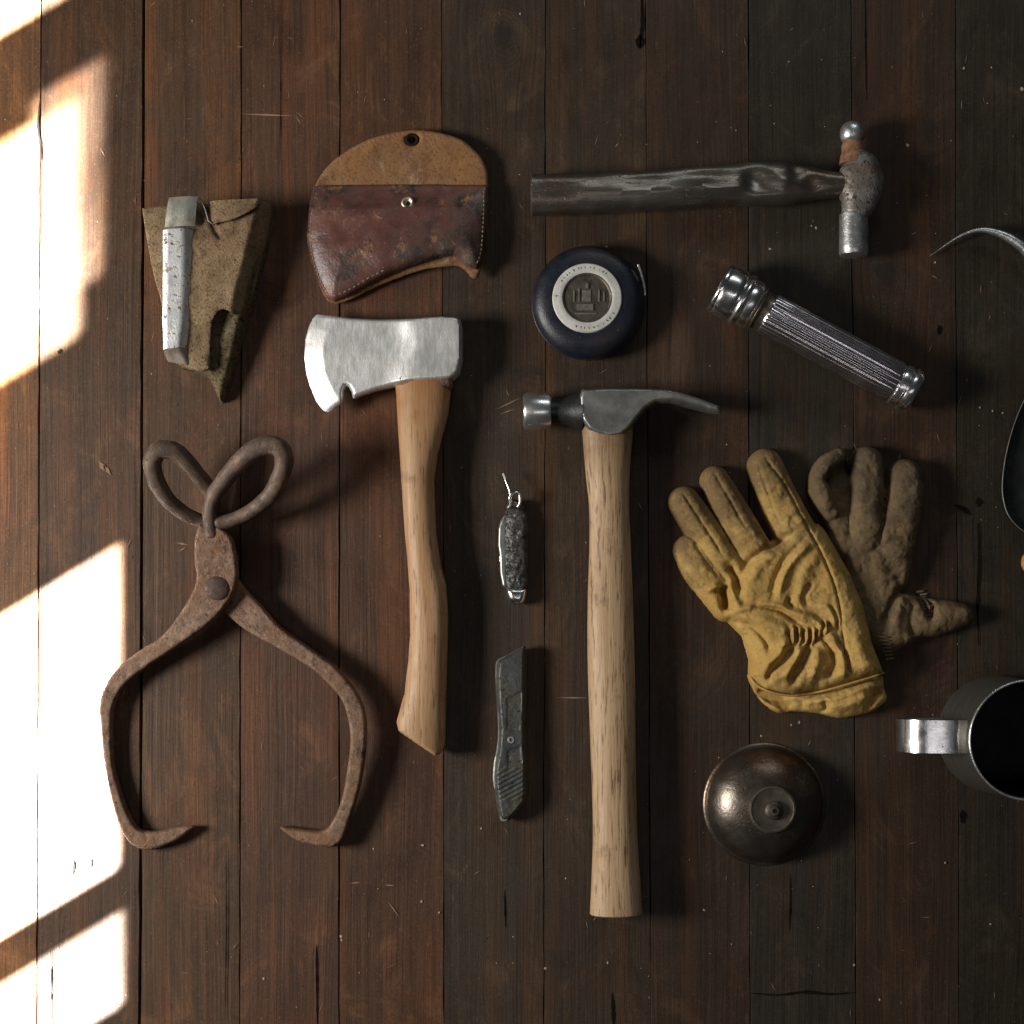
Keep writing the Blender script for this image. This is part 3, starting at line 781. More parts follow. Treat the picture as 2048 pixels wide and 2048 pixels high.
# ------------------------------------------------------------------ canvas holster with tin clip
CH = Thing('canvas_holster', 420, 590, 0.026, 'tapered tan canvas tool holster with scuffed tin clip at upper left', 'holster')
OUT = [(284, 417), (344, 409), (397, 405), (419, 408), (480, 405), (541, 401), (537, 440), (528, 480), (517, 520), (507, 560), (497, 600), (484, 640), (472, 685), (458, 735), (445, 775), (437, 796), (429, 797), (418, 770), (405, 745),
       (385, 738), (352, 728), (332, 700), (327, 640), (321, 600), (309, 560), (301, 525), (292, 469)]
osdf = poly_sdf(OUT)
def cbase(x, y):
    return 0.0270 - 0.010 * np.clip((y - 600) / 200, 0, 1) + 0.004 * np.clip((x - 400) / 120, 0, 1)
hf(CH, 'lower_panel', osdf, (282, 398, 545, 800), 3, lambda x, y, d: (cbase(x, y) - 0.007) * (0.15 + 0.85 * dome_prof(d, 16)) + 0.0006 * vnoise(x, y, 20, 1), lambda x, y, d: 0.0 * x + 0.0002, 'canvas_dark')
FR = [(285, 418), (344, 410), (397, 406), (419, 410), (480, 407), (540, 402), (535, 440), (525, 485), (512, 530), (503, 570), (492, 607), (482, 622), (466, 628), (455, 620), (446, 618), (436, 624), (426, 640), (421, 660), (418, 690), (416, 735),
      (400, 741), (370, 735), (348, 724), (333, 700), (328, 640), (322, 600), (310, 560), (302, 525), (293, 469)]
frs = poly_sdf(FR)
slit = line_dist([(421, 412), (424, 440), (432, 462), (443, 478)])
def frt(x, y, d):
    s_, _ = slit(x, y)
    z = cbase(x, y) + 0.0030 * dome_prof(d, 60) + 0.0013 * vnoise(x, y, 45, 6) + 0.0005 * vnoise(x, y, 15, 7)
    z += 0.0032 * np.exp(-((x - 430) ** 2 / 900 + (y - 640) ** 2 / 900)) - 0.0030 * np.exp(-(s_ / 6) ** 2)
    z -= 0.020 * np.clip((x - (512 - (y - 420) * 0.26)) / 34, 0, 1) ** 1.4
    return z
hf(CH, 'front_panel', frs, (282, 398, 545, 745), 3, lambda x, y, d: frt(x, y, d) * 1.0, lambda x, y, d: frt(x, y, d) - 0.0022, 'canvas')
fl = poly_sdf([(419, 408), (470, 406), (528, 403), (519, 420), (494, 436), (466, 448), (444, 452), (428, 455), (422, 440)])
hf(CH, 'flap', fl, (415, 400, 532, 460), 3, lambda x, y, d: frt(x, y, d + 40) + 0.0026 + 0.0035 * np.clip((y - 408) / 45, 0, 1), lambda x, y, d: frt(x, y, d + 40) + 0.0012 + 0.0032 * np.clip((y - 408) / 45, 0, 1), 'canvas')
V, F = sweep([CH.l(401, 404) + (0.0365,), CH.l(408, 408) + (0.0345,), CH.l(415, 425) + (0.0335,), CH.l(421, 447) + (0.0335,), CH.l(432, 455) + (0.0335,)], 0.0007, 0.0010, 8)
obj('flap_edge', V, F, 'leather_red', CH)
# clip: half round tin bar with a folded painted top and a bent rusty foot
PL = resample([(331, 466), (330, 560), (328, 640), (329, 702)], 30); PR = resample([(393, 462), (392, 560), (386, 640), (377, 694)], 30)
def strip_surface(th, name, PL, PR, zc, bulge, mat, thick=0.0009, nx=14, parent=None):
    n = len(PL); V, F = [], []
    for layer in (0, 1):
        for i in range(n):
            for j in range(nx + 1):
                u = j / nx
                p = PL[i] * (1 - u) + PR[i] * u
                z = zc[i] + bulge[i] * (1 - max(0.0, 0.14 - u) * 2.5 - 1.9 * max(0.0, (u - 0.62) / 0.38) ** 1.5 + 0.06 * math.sin(i * 0.7 + u * 4)) - layer * thick
                V.append(th.l(p[0], p[1]) + (z,))
    W_ = nx + 1; B = n * W_
    for i in range(n - 1):
        for j in range(nx):
            q = (i * W_ + j, i * W_ + j + 1, (i + 1) * W_ + j + 1, (i + 1) * W_ + j)
            F += [q, tuple(B + a for a in q[::-1])]
    for i in range(n - 1):
        for j in (0, nx):
            a, b = i * W_ + j, (i + 1) * W_ + j
            F.append((a, b, B + b, B + a))
    for i in (0, n - 1):
        for j in range(nx):
            a, b = i * W_ + j, i * W_ + j + 1
            F.append((a, b, B + b, B + a))
    return obj(name, V, F, mat, parent or th, 50)
clip = strip_surface(CH, 'clip', PL, PR, np.linspace(0.0322, 0.0272, 30), np.full(30, 0.0046), 'tin')
PL2 = resample([(343, 402), (340, 430), (335, 461)], 14); PR2 = resample([(399, 398), (397, 430), (394, 457)], 14)
strip_surface(CH, 'clip_fold', PL2, PR2, 0.0310 + 0.0058 * np.sin(np.linspace(0.6, 2.5, 14)), np.full(14, 0.0015), 'tin_green', parent=clip)
PL3 = resample([(329, 703), (330, 712), (334, 722)], 8); PR3 = resample([(377, 696), (384, 714), (391, 732)], 8)
strip_surface(CH, 'clip_foot', PL3, PR3, np.linspace(0.0270, 0.0195, 8), np.full(8, 0.004), 'tin_rust', parent=clip)

# ------------------------------------------------------------------ ice tongs
TG = Thing('ice_tongs', 440, 1280, 0.016, 'rusty iron ice tongs with two ring handles and curved points', 'tongs')
def arm(name, outer, inner, n, zf_, hh_, mat, ex=2.4):
    A = catmull(outer, 110); B = catmull(inner, 110)
    P_ = np.vstack([A, B[::-1]])
    C = resample((resample(A, 80) + resample(B, 80)) / 2, 60)
    zl = np.interp(np.linspace(0, 1, 60), *zf_)
    def zc_(x, y):
        d2 = (x[..., None] - C[:, 0]) ** 2 + (y[..., None] - C[:, 1]) ** 2
        w = np.exp(-d2 / 500.0) + 1e-30
        k_ = d2.argmin(-1)
        zz_ = (w * zl).sum(-1) / w.sum(-1)
        return np.where(w.sum(-1) > 1e-20, zz_, zl[k_])
    def hh2(x, y, d):
        return 0.0004 + hh_ * dome_prof(d, 7.0) + 0.00022 * vnoise(x, y, 12, 3) * np.clip(d / 5, 0, 1) + 0.00016 * vnoise(x, y, 5, 7) * np.clip(d / 5, 0, 1)
    return hf(TG, name, poly_sdf(P_), (P_[:, 0].min(), P_[:, 1].min(), P_[:, 0].max(), P_[:, 1].max()), 2.4,
              lambda x, y, d: zc_(x, y) + hh2(x, y, d), lambda x, y, d: zc_(x, y) - hh2(x, y, d), mat, smooth=60)
# front member: plate and left arm
arm('left_arm', [(404, 1050), (396, 1075), (394, 1100), (394, 1130), (397, 1160), (380, 1199), (345, 1249), (317, 1277), (278, 1301), (235, 1334), (207, 1373), (195, 1412), (196, 1445), (201, 1510), (212, 1575), (224, 1624), (240, 1668), (258, 1691), (284, 1703), (317, 1697), (353, 1682), (386, 1657)],
    [(443, 1053), (468, 1075), (477, 1105), (480, 1130), (481, 1155), (470, 1192), (440, 1232), (404, 1262), (357, 1294), (300, 1331), (254, 1366), (230, 1400), (222, 1435), (221, 1493), (226, 1542), (245, 1608), (262, 1645), (275, 1660), (290, 1664), (317, 1663), (350, 1655), (384, 1653)],
    110, ([0, 0.12, 0.25, 0.45, 0.62, 0.85, 1], [0.026, 0.0235, 0.0190, 0.0105, 0.0064, 0.0060, 0.0056]), 0.0052, 'rust')
arm('right_arm', [(438, 1110), (470, 1150), (492, 1178), (520, 1207), (561, 1252), (627, 1300), (679, 1340), (718, 1389), (733, 1435), (733, 1493), (724, 1559), (708, 1617), (692, 1663), (682, 1685), (664, 1696), (626, 1693), (587, 1682), (556, 1659)],
    [(400, 1140), (420, 1190), (440, 1218), (460, 1236), (496, 1264), (561, 1300), (626, 1340), (676, 1389), (694, 1428), (701, 1477), (696, 1526), (688, 1575), (676, 1617), (659, 1650), (645, 1661), (628, 1663), (600, 1660), (558, 1654)],
    110, ([0, 0.12, 0.25, 0.45, 0.62, 0.85, 1], [0.0120, 0.0120, 0.0140, 0.0165, 0.0160, 0.0095, 0.0055]), 0.0052, 'rust')
def loop(name, pts, r0):
    P = catmull(pts, 90)
    for p in P:      # photo point -> place at its own height
        f_ = (H - p[2]) / (H - 0.016)
        p[0] = NX + (p[0] - NX) * f_; p[1] = NY + (p[1] - NY) * f_
    path = [TG.l(p[0], p[1]) + (p[2],) for p in P]
    zr = np.clip((P[:, 2] - P[:, 2].min()) / (P[:, 2].max() - P[:, 2].min()), 0, 1)
    r = r0 * (1.02 + 0.30 * zr)
    def hammered(V):
        return V + np.stack([vnoise(V[:, 0] * 1e4 + V[:, 2] * 7e3, V[:, 1] * 1e4, 70, q_) for q_ in range(3)], 1) * 0.0004
    V, F = sweep(path, r, r * 1.15, 22, 2.3, round_cap=0.5, disp=hammered)
    return obj(name, V, F, 'rust_dark', TG, 60)
loop('left_ring', [(440, 1110, 0.013), (425, 1070, 0.013), (400, 1043, 0.014), (366, 1026, 0.020), (333, 996, 0.030), (311, 957, 0.039), (305, 924, 0.044), (318, 902, 0.046), (344, 901, 0.045), (367, 918, 0.041), (391, 945, 0.034), (411, 970, 0.026), (427, 1000, 0.019), (430, 1030, 0.0155), (428, 1050, 0.0145)], 0.0055)
loop('right_ring', [(424, 1072, 0.0258), (421, 1048, 0.027), (420, 1020, 0.030), (430, 988, 0.035), (452, 956, 0.041), (478, 925, 0.047), (508, 900, 0.052), (540, 890, 0.054), (563, 900, 0.053), (568, 924, 0.049), (558, 960, 0.042), (537, 994, 0.035), (504, 1022, 0.029), (468, 1040, 0.0265), (436, 1047, 0.026)], 0.0056)
V, F = lathe([(0.0, 0.0022), (0.004, 0.0021), (0.0080, 0.0014), (0.0096, 0.0002), (0.0099, -0.002), (0.0099, -0.012)], 32, origin=TG.l(440, 1177) + (0.0285,), closed_ends=False)
obj('rivet', V, F, 'rivet', TG)

# ------------------------------------------------------------------ ball peen hammer
BP = Thing('ball_peen_hammer', 1420, 380, 0.016, 'small ball peen hammer lying sideways with blackened dented handle', 'hammer')
n = 120
T1 = resample(catmull([(1064, 349), (1130, 349), (1200, 347), (1265, 344), (1350, 339), (1429, 333), (1480, 328), (1520, 325), (1560, 326), (1600, 332), (1644, 341), (1690, 346)], 90), n)
B1 = resample(catmull([(1064, 430), (1130, 428), (1209, 425), (1280, 421), (1349, 417), (1420, 411), (1468, 409), (1520, 412), (1560, 411), (1600, 405), (1640, 397), (1690, 392)], 90), n)
C = (T1 + B1) / 2; hw = np.linalg.norm(T1 - B1, axis=1) / 2
path = [BP.l(*c) + (0.0150,) for c in C]
def dents(V):
    V = V.copy()
    X = V[:, 0] / BP.k + BP.cx; Y = BP.cy - V[:, 1] / BP.k
    up = np.clip((V[:, 2] - 0.010) / 0.008, 0, 1)
    for (x, y, sx, sy, a) in [(1508, 366, 26, 24, 0.0052), (1560, 372, 20, 13, -0.0030), (1470, 382, 20, 12, -0.0018), (1405, 385, 70, 7, -0.0026), (1400, 358, 60, 11, 0.0030), (1590, 350, 18, 14, 0.0028), (1300, 368, 90, 8, 0.0016), (1230, 390, 110, 6, -0.0016),
                              (1620, 378, 20, 14, 0.0026), (1540, 398, 40, 7, -0.0022), (1110, 384, 40, 10, 0.0008)]:
        V[:, 2] -= a * up * np.exp(-((X - x) / sx) ** 2 - ((Y - y) / sy) ** 2)
    V[:, 2] += up * 0.00025 * vnoise(X, Y, 30, 5)
    V[:, 1] += 0.0003 * vnoise(X, Y, 22, 9)
    return V
V, F = sweep(path, hw * BP.k, np.interp(np.linspace(0, 1, n), [0, 0.6, 0.8, 1], [0.0138, 0.0140, 0.0135, 0.010]), 44, 2.5, round_cap=0.12, disp=dents)
obj('handle', V, F, 'peen_wood', BP, 40)
bx, by = BP.l(1704, 265)
zc = 0.0165
prof = [(0.0, -0.0082), (0.0030, -0.0079), (0.0058, -0.0068), (0.0080, -0.0050), (0.0093, -0.0026), (0.0098, 0.0), (0.0097, 0.0030), (0.0090, 0.0058), (0.0074, 0.0080), (0.0060, 0.0090)]
V, F = lathe(prof, 36, axis=(0, -1, 0), origin=(bx, by, zc + 0.001))
obj('ball_peen', V, F, 'steel_bright', BP)
x1, y1 = BP.l(1706, 284)
V, F = lathe([(0.0070, -0.001), (0.0086, 0.001), (0.0094, 0.004), (0.0090, 0.008), (0.0102, 0.012), (0.011, 0.018)], 32, axis=(0, -1, 0), origin=(x1, y1, zc))
obj('neck', V, F, 'rust_orange', BP)
ys_ = np.linspace(308, 432, 30)
Cx = np.interp(ys_, [308, 330, 368, 405, 432], [1710, 1718, 1722, 1718, 1709])
wd = np.interp(ys_, [308, 316, 330, 350, 368, 390, 410, 425, 432], [16, 27, 38, 44.5, 46, 43, 36, 29, 27])
path = [BP.l(a, b) + (zc,) for a, b in zip(Cx, ys_)]
V, F = sweep(path, wd * BP.k, np.interp(ys_, [308, 340, 368, 400, 432], [0.009, 0.0125, 0.0135, 0.0128, 0.0110]), 36, 2.2, round_cap=0.3)
obj('eye', V, F, 'steel_pitted', BP, 60)
x2, y2 = BP.l(1707, 427)
V, F = lathe([(0.0092, -0.002), (0.0096, 0.0), (0.0112, 0.0012), (0.0113, 0.006), (0.0114, 0.026), (0.0116, 0.031), (0.0106, 0.0332), (0.006, 0.0340), (0, 0.0341)], 12 * 4, axis=(0, -1, 0), origin=(x2, y2, zc))
obj('face', V, F, 'steel_bright', BP)

# ------------------------------------------------------------------ tape measure
TM = Thing('tape_measure', 1178, 601, 0.020, 'round navy tape measure with pale lettered ring around bronze medal', 'tape measure')
R = 0.0448
V, F = lathe([(0.0, 0.0), (R - 0.006, 0.0), (R - 0.0015, 0.0015), (R, 0.005), (R + 0.0003, 0.0105), (R - 0.0006, 0.0112), (R - 0.0006, 0.0122), (R + 0.0001, 0.0130), (R - 0.001, 0.0165), (R - 0.0045, 0.0205), (R - 0.010, 0.0228), (R - 0.0158, 0.0232), (0.0, 0.0232)], 96, closed_ends=False)
case = obj('case', V, F, 'navy', TM)
bx, by = TM.l(1174, 598)
V, F = lathe([(0.0186, 0.0006), (0.0200, 0.0014), (0.0225, 0.0014), (0.0266, 0.0008), (0.0274, -0.0004)], 80, origin=(bx, by, 0.0236), closed_ends=False)
ring_o = obj('badge_ring', V, F, 'badge', TM)
V, F = lathe([(0.0, 0.0002), (0.0176, 0.0002), (0.0184, 0.0010), (0.0196, 0.0012), (0.0200, 0.0002)], 80, origin=(bx, by, 0.0236), closed_ends=False)
coin = obj('medal', V, F, 'coin', TM)
# relief on the medal: a block, a slab and upright strokes under an arch
rel = []
def rel_box(x0, y0, x1, y1, h):
    x0, x1 = (x0 - 1174) * TM.k + bx, (x1 - 1174) * TM.k + bx
    y0, y1 = (598 - y0) * TM.k + by, (598 - y1) * TM.k + by
    z = 0.0236; i = 0.0004
    V = [(x0, y0, z), (x1, y0, z), (x1, y1, z), (x0, y1, z), (x0 + i, y0 - i, z + h), (x1 - i, y0 - i, z + h), (x1 - i, y1 + i, z + h), (x0 + i, y1 + i, z + h)]
    rel.append((V, [(4, 5, 6, 7), (0, 1, 5, 4), (1, 2, 6, 5), (2, 3, 7, 6), (3, 0, 4, 7)]))
rel_box(1153, 610, 1187, 624, 0.0012); rel_box(1150, 627, 1194, 632, 0.0008)
for xx in (1146, 1156, 1196, 1206):
    rel_box(xx, 572 + abs(xx - 1174) * 0.4, xx + 4, 606, 0.0010)
rel_box(1171, 568, 1177, 580, 0.0016); rel_box(1164, 582, 1182, 606, 0.0009)
small_parts('relief', TM, rel, 'coin_lit', None, coin)['kind'] = 'stuff'
let = []
def glyph(ang, h, w, kind):
    """a small raised enamel mark standing on the ring, radial"""
    c, s_ = math.cos(ang), math.sin(ang)
    segs = []
    for _ in range(random.randint(1, 2)):
        a0 = random.uniform(-1, 1)
        segs.append((a0, -random.uniform(0.3, 1), a0 + random.uniform(-0.6, 0.6), random.uniform(0.3, 1)))
    for (a, b, c2, d) in segs:
        def pt(u, v):
            r = 0.0238 + v * h * (1 if math.sin(ang) > 0 else -1)
            t = -u * w * (1 if math.sin(ang) > 0 else -1)
            return (bx + r * c - t * s_, by + r * s_ + t * c)
        let.append(sweep([pt(a, b) + (0.0249,), pt((a + c2) / 2, (b + d) / 2) + (0.0249,), pt(c2, d) + (0.0249,)], 0.00025, 0.0002, 6))
k = 0
for a in list(np.linspace(148, 52, 13)):
    glyph(math.radians(a), 0.0011, 0.0008, (k * 7 + 2) % 6); k += 1
for a in list(np.linspace(248, 300, 7)):
    glyph(math.radians(a), 0.0010, 0.0008, (k * 5 + 1) % 6); k += 1
for a in (312, 318, 330):
    glyph(math.radians(a), 0.0010, 0.0007, (k * 5) % 6); k += 1
glyph(math.radians(178), 0.0012, 0.0010, 4)
small_parts('lettering', TM, let, 'ink', None, ring_o)['kind'] = 'stuff'
V, F = sweep(catmull([TM.l(1277, 528) + (0.0170,), TM.l(1284, 548) + (0.0168,), TM.l(1290, 575) + (0.0158,), TM.l(1291, 588) + (0.0150,)], 16), 0.0010, 0.0008, 8)
obj('crank_edge', V, F, 'steel_bright', TM)

# ------------------------------------------------------------------ flashlight
FLs = Thing('flashlight', 1635, 678, 0.020, 'chrome flashlight with fluted barrel lying at a slant', 'flashlight')
p0 = Vector(FLs.l(1438, 575) + (0.0212,)); p1 = Vector(FLs.l(1831, 786) + (0.0185,))
ax = (p1 - p0).normalized(); q = FLs.k
def fl_part(name, prof, mat, n=72, rmod=None, parent=None):
    V, F = lathe([(r * q, h * q) for r, h in prof], n, axis=ax, origin=p0, rmod=rmod)
    return obj(name, V, F, mat, parent or FLs, 35)
hd_ = fl_part('head', [(47, 3), (50, 6), (52.2, 10), (53.0, 15), (53.4, 22), (53.5, 32), (53.2, 38), (51.5, 42), (48.5, 43), (48.5, 46), (51, 48), (53, 51), (53.5, 54), (52.5, 58), (50, 61), (48, 62), (49, 66), (49, 76), (46, 82), (43, 90)], 'chrome')
fl_part('bezel', [(41, 4), (44, -1), (48, -2), (50.5, 0), (51.5, 3), (51, 7)], 'chrome', parent=hd_)
fl_part('lens', [(0, 2.5), (30, 2), (42, 3.5)], 'mug_inside', parent=hd_)
fl_part('collar', [(45, 72), (47.5, 74), (47.5, 77), (45, 79), (47, 81), (47, 84), (43.5, 86), (45, 88), (44.5, 91), (41, 93), (39.5, 98), (39.5, 108), (41, 112), (41, 116)], 'brass_dark')
fl_part('barrel', [(40.0, 108), (41.5, 111)] + [(42.0, h) for h in np.linspace(113, 398, 8)] + [(41, 402)], 'chrome_ribbed', 360, lambda r, h, th: r * (1 + (0.018 * math.cos(30 * th) if 112 < h / q < 400 else 0)))
fl_part('tail_cap', [(39.5, 400), (40, 404), (43.5, 406), (44.5, 410), (44.5, 418), (41.5, 420), (41.5, 424), (45, 426), (46, 430), (46, 438), (43.5, 443), (36, 446), (20, 447), (0, 447)], 'chrome')
V, F = lathe([(0.0, 0.0022), (0.0026, 0.0018), (0.0032, 0.0)], 18, origin=FLs.l(1515, 610) + (0.0335,), closed_ends=False)
obj('switch', V, F, 'brass_dark', FLs)

# ------------------------------------------------------------------ claw hammer
CLH = Thing('claw_hammer', 1220, 1300, 0.020, 'long straight framing hammer with pale wooden handle and claw pointing right', 'hammer')
zc = 0.0195
L = resample(catmull([(1163, 850), (1165, 869), (1171, 944), (1178, 1009), (1179, 1086), (1176, 1190), (1175, 1280), (1177, 1376), (1182, 1517), (1186, 1658), (1183, 1760), (1180, 1828)], 120), 90)
Rr = resample(catmull([(1266, 850), (1266, 866), (1260, 944), (1259, 1009), (1262, 1086), (1266, 1190), (1269, 1280), (1271, 1376), (1272, 1517), (1276, 1680), (1282, 1770), (1286, 1828)], 120), 90)
C = (L + Rr) / 2; hw = np.linalg.norm(Rr - L, axis=1) / 2
path = [CLH.l(*c) + (zc - 0.0025 * min(1, i / 30),) for i, c in enumerate(C)]
V, F = sweep(path, hw * CLH.k, np.interp(np.linspace(0, 1, 90), [0, 0.15, 0.5, 0.9, 1], [0.0135, 0.0140, 0.0150, 0.0160, 0.0165]), 30, 2.25, round_cap=0.12)
obj('handle', V, F, 'hammer_wood', CLH, 35)
P = [(1163, 782), (1211, 780), (1270, 780), (1322, 781), (1345, 784), (1366, 789), (1405, 801), (1438, 813), (1440, 828), (1418, 825), (1390, 818), (1366, 812), (1341, 808), (1309, 810), (1289, 822), (1273, 841), (1258, 861), (1242, 874), (1221, 879),
     (1196, 874), (1176, 864), (1163, 846), (1157, 822), (1157, 797)]
csdf = poly_sdf(P)
def ch(x, y, d):
    u = 1 / (1 + np.exp((x - 1300) / 14.0))
    claw = np.interp(x, [1280, 1340, 1438], [0.0150, 0.0150, 0.0115])
    th = 0.0150 * u + claw * (1 - u)
    th = th - 0.0014 * np.exp(-((x - 1212) / 40) ** 2 - ((y - 838) / 26) ** 2)
    th = th - 0.0030 * np.clip((y - 786) / 30, 0, 1) * (1 - u)
    return th * (0.5 + 0.5 * bevel_prof(d, 6))
hd_ = hf(CLH, 'head', csdf, (1154, 777, 1443, 882), 2.5, lambda x, y, d: zc + ch(x, y, d), lambda x, y, d: zc - ch(x, y, d), 'steel_dark')
fx, fy = CLH.l(1046, 822)
V, F = lathe([(0.0, -0.0002), (0.010, 0.0), (0.0135, 0.0010), (0.0146, 0.0028), (0.0146, 0.0200), (0.0138, 0.0218), (0.0105, 0.0224)], 56, axis=(1, 0, 0), origin=(fx, fy, zc - 0.001))
MAT['face_steel'] = mk('bright_face_steel', (0.70, 0.70, 0.68), (0.86, 0.86, 0.84), sc=60, metal=0.95, r0=0.22, r1=0.34, bump=0.00005)
obj('face', V, F, 'face_steel', CLH)
V, F = lathe([(0.0098, 0.0215), (0.0095, 0.026), (0.0100, 0.031), (0.0122, 0.038), (0.0150, 0.0445), (0.0158, 0.047)], 40, axis=(1, 0, 0), origin=(fx, fy, zc - 0.0005))
obj('neck', V, F, 'steel_black', CLH)

# ------------------------------------------------------------------ pocket knife
PK = Thing('pocket_knife', 1030, 1100, 0.008, 'small folding pocket knife with jigged dark grips and wire bail', 'knife')
body = poly_sdf(closed_smooth([(1012, 1020), (1030, 1014), (1048, 1018), (1055, 1034), (1056, 1090), (1055, 1140), (1053, 1176), (1034, 1180), (1013, 1177), (1009, 1140), (1007, 1090), (1008, 1040)], 90))
hf(PK, 'grip', body, (1002, 1010, 1060, 1184), 2, lambda x, y, d: 0.0072 + 0.0060 * dome_prof(d, 20) + 0.0007 * vnoise(x, y, 6, 3) * np.clip(d / 6, 0, 1) + 0.0005 * vnoise(x, y, 11, 5) * np.clip(d / 6, 0, 1), lambda x, y, d: 0.0072 - 0.006 * dome_prof(d, 14), 'jigged')
bol = poly_sdf(closed_smooth([(1013, 1177), (1034, 1175), (1053, 1177), (1053, 1192), (1049, 1204), (1040, 1210), (1026, 1208), (1016, 1198)], 50))
hf(PK, 'bolster', bol, (1008, 1170, 1058, 1214), 2, lambda x, y, d: 0.0072 + 0.0058 * dome_prof(d, 15), lambda x, y, d: 0.0072 - 0.006 * dome_prof(d, 12), 'chrome')
bol = poly_sdf(closed_smooth([(1016, 1003), (1028, 998), (1042, 1004), (1050, 1018), (1032, 1020), (1012, 1020)], 40))
hf(PK, 'bolster', bol, (1008, 994, 1054, 1024), 2, lambda x, y, d: 0.0072 + 0.0052 * dome_prof(d, 12), lambda x, y, d: 0.0072 - 0.005 * dome_prof(d, 10), 'brass_dark')
bl = poly_sdf([(1008, 1030), (1001, 1042), (997, 1056), (996, 1090), (999, 1110), (1000, 1145), (1005, 1172), (1014, 1178), (1014, 1030)])
hf(PK, 'blade', bl, (994, 1026, 1018, 1182), 2, lambda x, y, d: 0.0092 + 0.0014 * bevel_prof(d, 4), lambda x, y, d: 0.0060 + 0 * x, 'steel_dark')
V, F = sweep(catmull([PK.l(1006, 948) + (0.012,), PK.l(1013, 966) + (0.014,), PK.l(1020, 985) + (0.0145,), PK.l(1021, 1002) + (0.0135,), PK.l(1021, 1014) + (0.012,)], 30), 0.0010, 0.0010, 10)
bail = obj('bail', V, F, 'chrome', PK)
V, F = sweep(catmull([PK.l(1021, 1010) + (0.012,), PK.l(1020, 996) + (0.0140,), PK.l(1030, 986) + (0.0140,), PK.l(1039, 990) + (0.0135,), PK.l(1040, 1006) + (0.0128,), PK.l(1036, 1014) + (0.012,)], 30), 0.0012, 0.0012, 10)
obj('bail_loop', V, F, 'chrome', bail)
V, F = lathe([(0.0, 0.0008), (0.0012, 0.0006), (0.0016, 0)], 12, origin=PK.l(1026, 1160) + (0.0130,), closed_ends=False)
obj('pin', V, F, 'brass', PK)

# ------------------------------------------------------------------ utility knife
UK = Thing('utility_knife', 1022, 1468, 0.010, 'scuffed grey metal utility knife with slanted nose beside hammer handle', 'knife')
UP = [(993, 1321), (1012, 1310), (1042, 1293), (1051, 1292), (1054, 1300), (1054, 1374), (1052, 1436), (1055, 1519), (1056, 1581), (1052, 1606), (1038, 1624), (1022, 1640), (1006, 1644), (997, 1634), (993, 1610), (988, 1577), (987, 1540), (991, 1512), (995, 1490), (996, 1456), (992, 1394), (990, 1353)]
us = poly_sdf(UP)
panel = poly_sdf([(1012, 1395), (1045, 1380), (1045, 1436), (1040, 1462), (1012, 1462)])
panel2 = poly_sdf([(1014, 1500), (1042, 1488), (1046, 1530), (1014, 1534)])
def ut(x, y, d):
    z = 0.0088 + 0.0075 * np.clip(d / 9, 0, 1) ** 0.7
    pd = np.maximum(panel(x, y), panel2(x, y))
    z = z - 0.0007 * np.clip(pd / 3, 0, 1)
    knurl = ((y > 1534) & (y < 1600)) * np.clip((d - 6) / 6, 0, 1)
    z = z + knurl * 0.0006 * np.sin((x * 0.55 + y) / 1.6)
    return z + 0.0002 * vnoise(x, y, 9, 2)
hf(UK, 'body', us, (984, 1288, 1060, 1648), 2, ut, lambda x, y, d: 0.0088 - 0.0084 * np.clip(d / 8, 0, 1) ** 0.7, 'cast_grey', smooth=60)
ue = catmull([UK.l(1046, 1294) + (0.0100,), UK.l(1014, 1312) + (0.0100,), UK.l(995, 1323) + (0.0100,), UK.l(993, 1353) + (0.0102,), UK.l(996, 1394) + (0.0104,), UK.l(998, 1456) + (0.0106,), UK.l(996, 1495) + (0.0106,), UK.l(991, 1525) + (0.0106,), UK.l(989, 1560) + (0.0104,), UK.l(994, 1590) + (0.0100,), UK.l(998, 1625) + (0.0096,)], 90)
V, F = sweep(ue, np.interp(np.linspace(0, 1, 90), [0, 0.3, 0.6, 0.72, 0.82, 1], [0.0005, 0.0008, 0.0008, 0.0014, 0.0013, 0.0005]), 0.0016, 10)
obj('pale_edge', V, F, 'cast_pale', UK)  # paler strip along the left edge and nose
V, F = lathe([(0.0, 0.0004), (0.0012, 0.0004), (0.0013, 0.0012), (0.0026, 0.0010), (0.0032, 0.0)], 24, origin=UK.l(1022, 1479) + (0.0157,), closed_ends=False)
obj('screw', V, F, 'steel_bright', UK)
V, F = lathe([(0.0014, 0.0), (0.0018, 0.0007), (0.0030, 0.0006), (0.0034, -0.001)], 20, origin=UK.l(1008, 1634) + (0.0130,), closed_ends=False)
obj('eyelet', V, F, 'cast_pale', UK)

# ------------------------------------------------------------------ gloves
def Z(x, y):
    return (x / 2.884 + 1310, y / 2.884 + 860)
def chain(pts, hts):
    """pts (zoom x, zoom y, radius zoom px); hts: heights (m) -> function giving (sdf, z)"""
    P = np.array([Z(a, b) + (r / 2.884, h) for (a, b, r), h in zip(pts, hts)])
    C = catmull(P, 36)
    def f(x, y):
        sd = np.full(x.shape, -1e9); zz_ = np.zeros(x.shape)
        for i in range(len(C) - 1):
            ax_, ay_, ra, ha = C[i]; bx_, by_, rb, hb = C[i + 1]
            ex, ey = bx_ - ax_, by_ - ay_
            t = np.clip(((x - ax_) * ex + (y - ay_) * ey) / (ex * ex + ey * ey + 1e-9), 0, 1)
            r = ra + (rb - ra) * t; h = ha + (hb - ha) * t
            s_ = r - np.hypot(x - ax_ - t * ex, y - ay_ - t * ey)
            m = s_ > sd
            sd = np.where(m, s_, sd)
            zz_ = np.where(m, h * np.sqrt(np.maximum(0, 1 - np.clip(1 - s_ / r, 0, 1) ** 2.9)), zz_)
        return sd, zz_
    return f
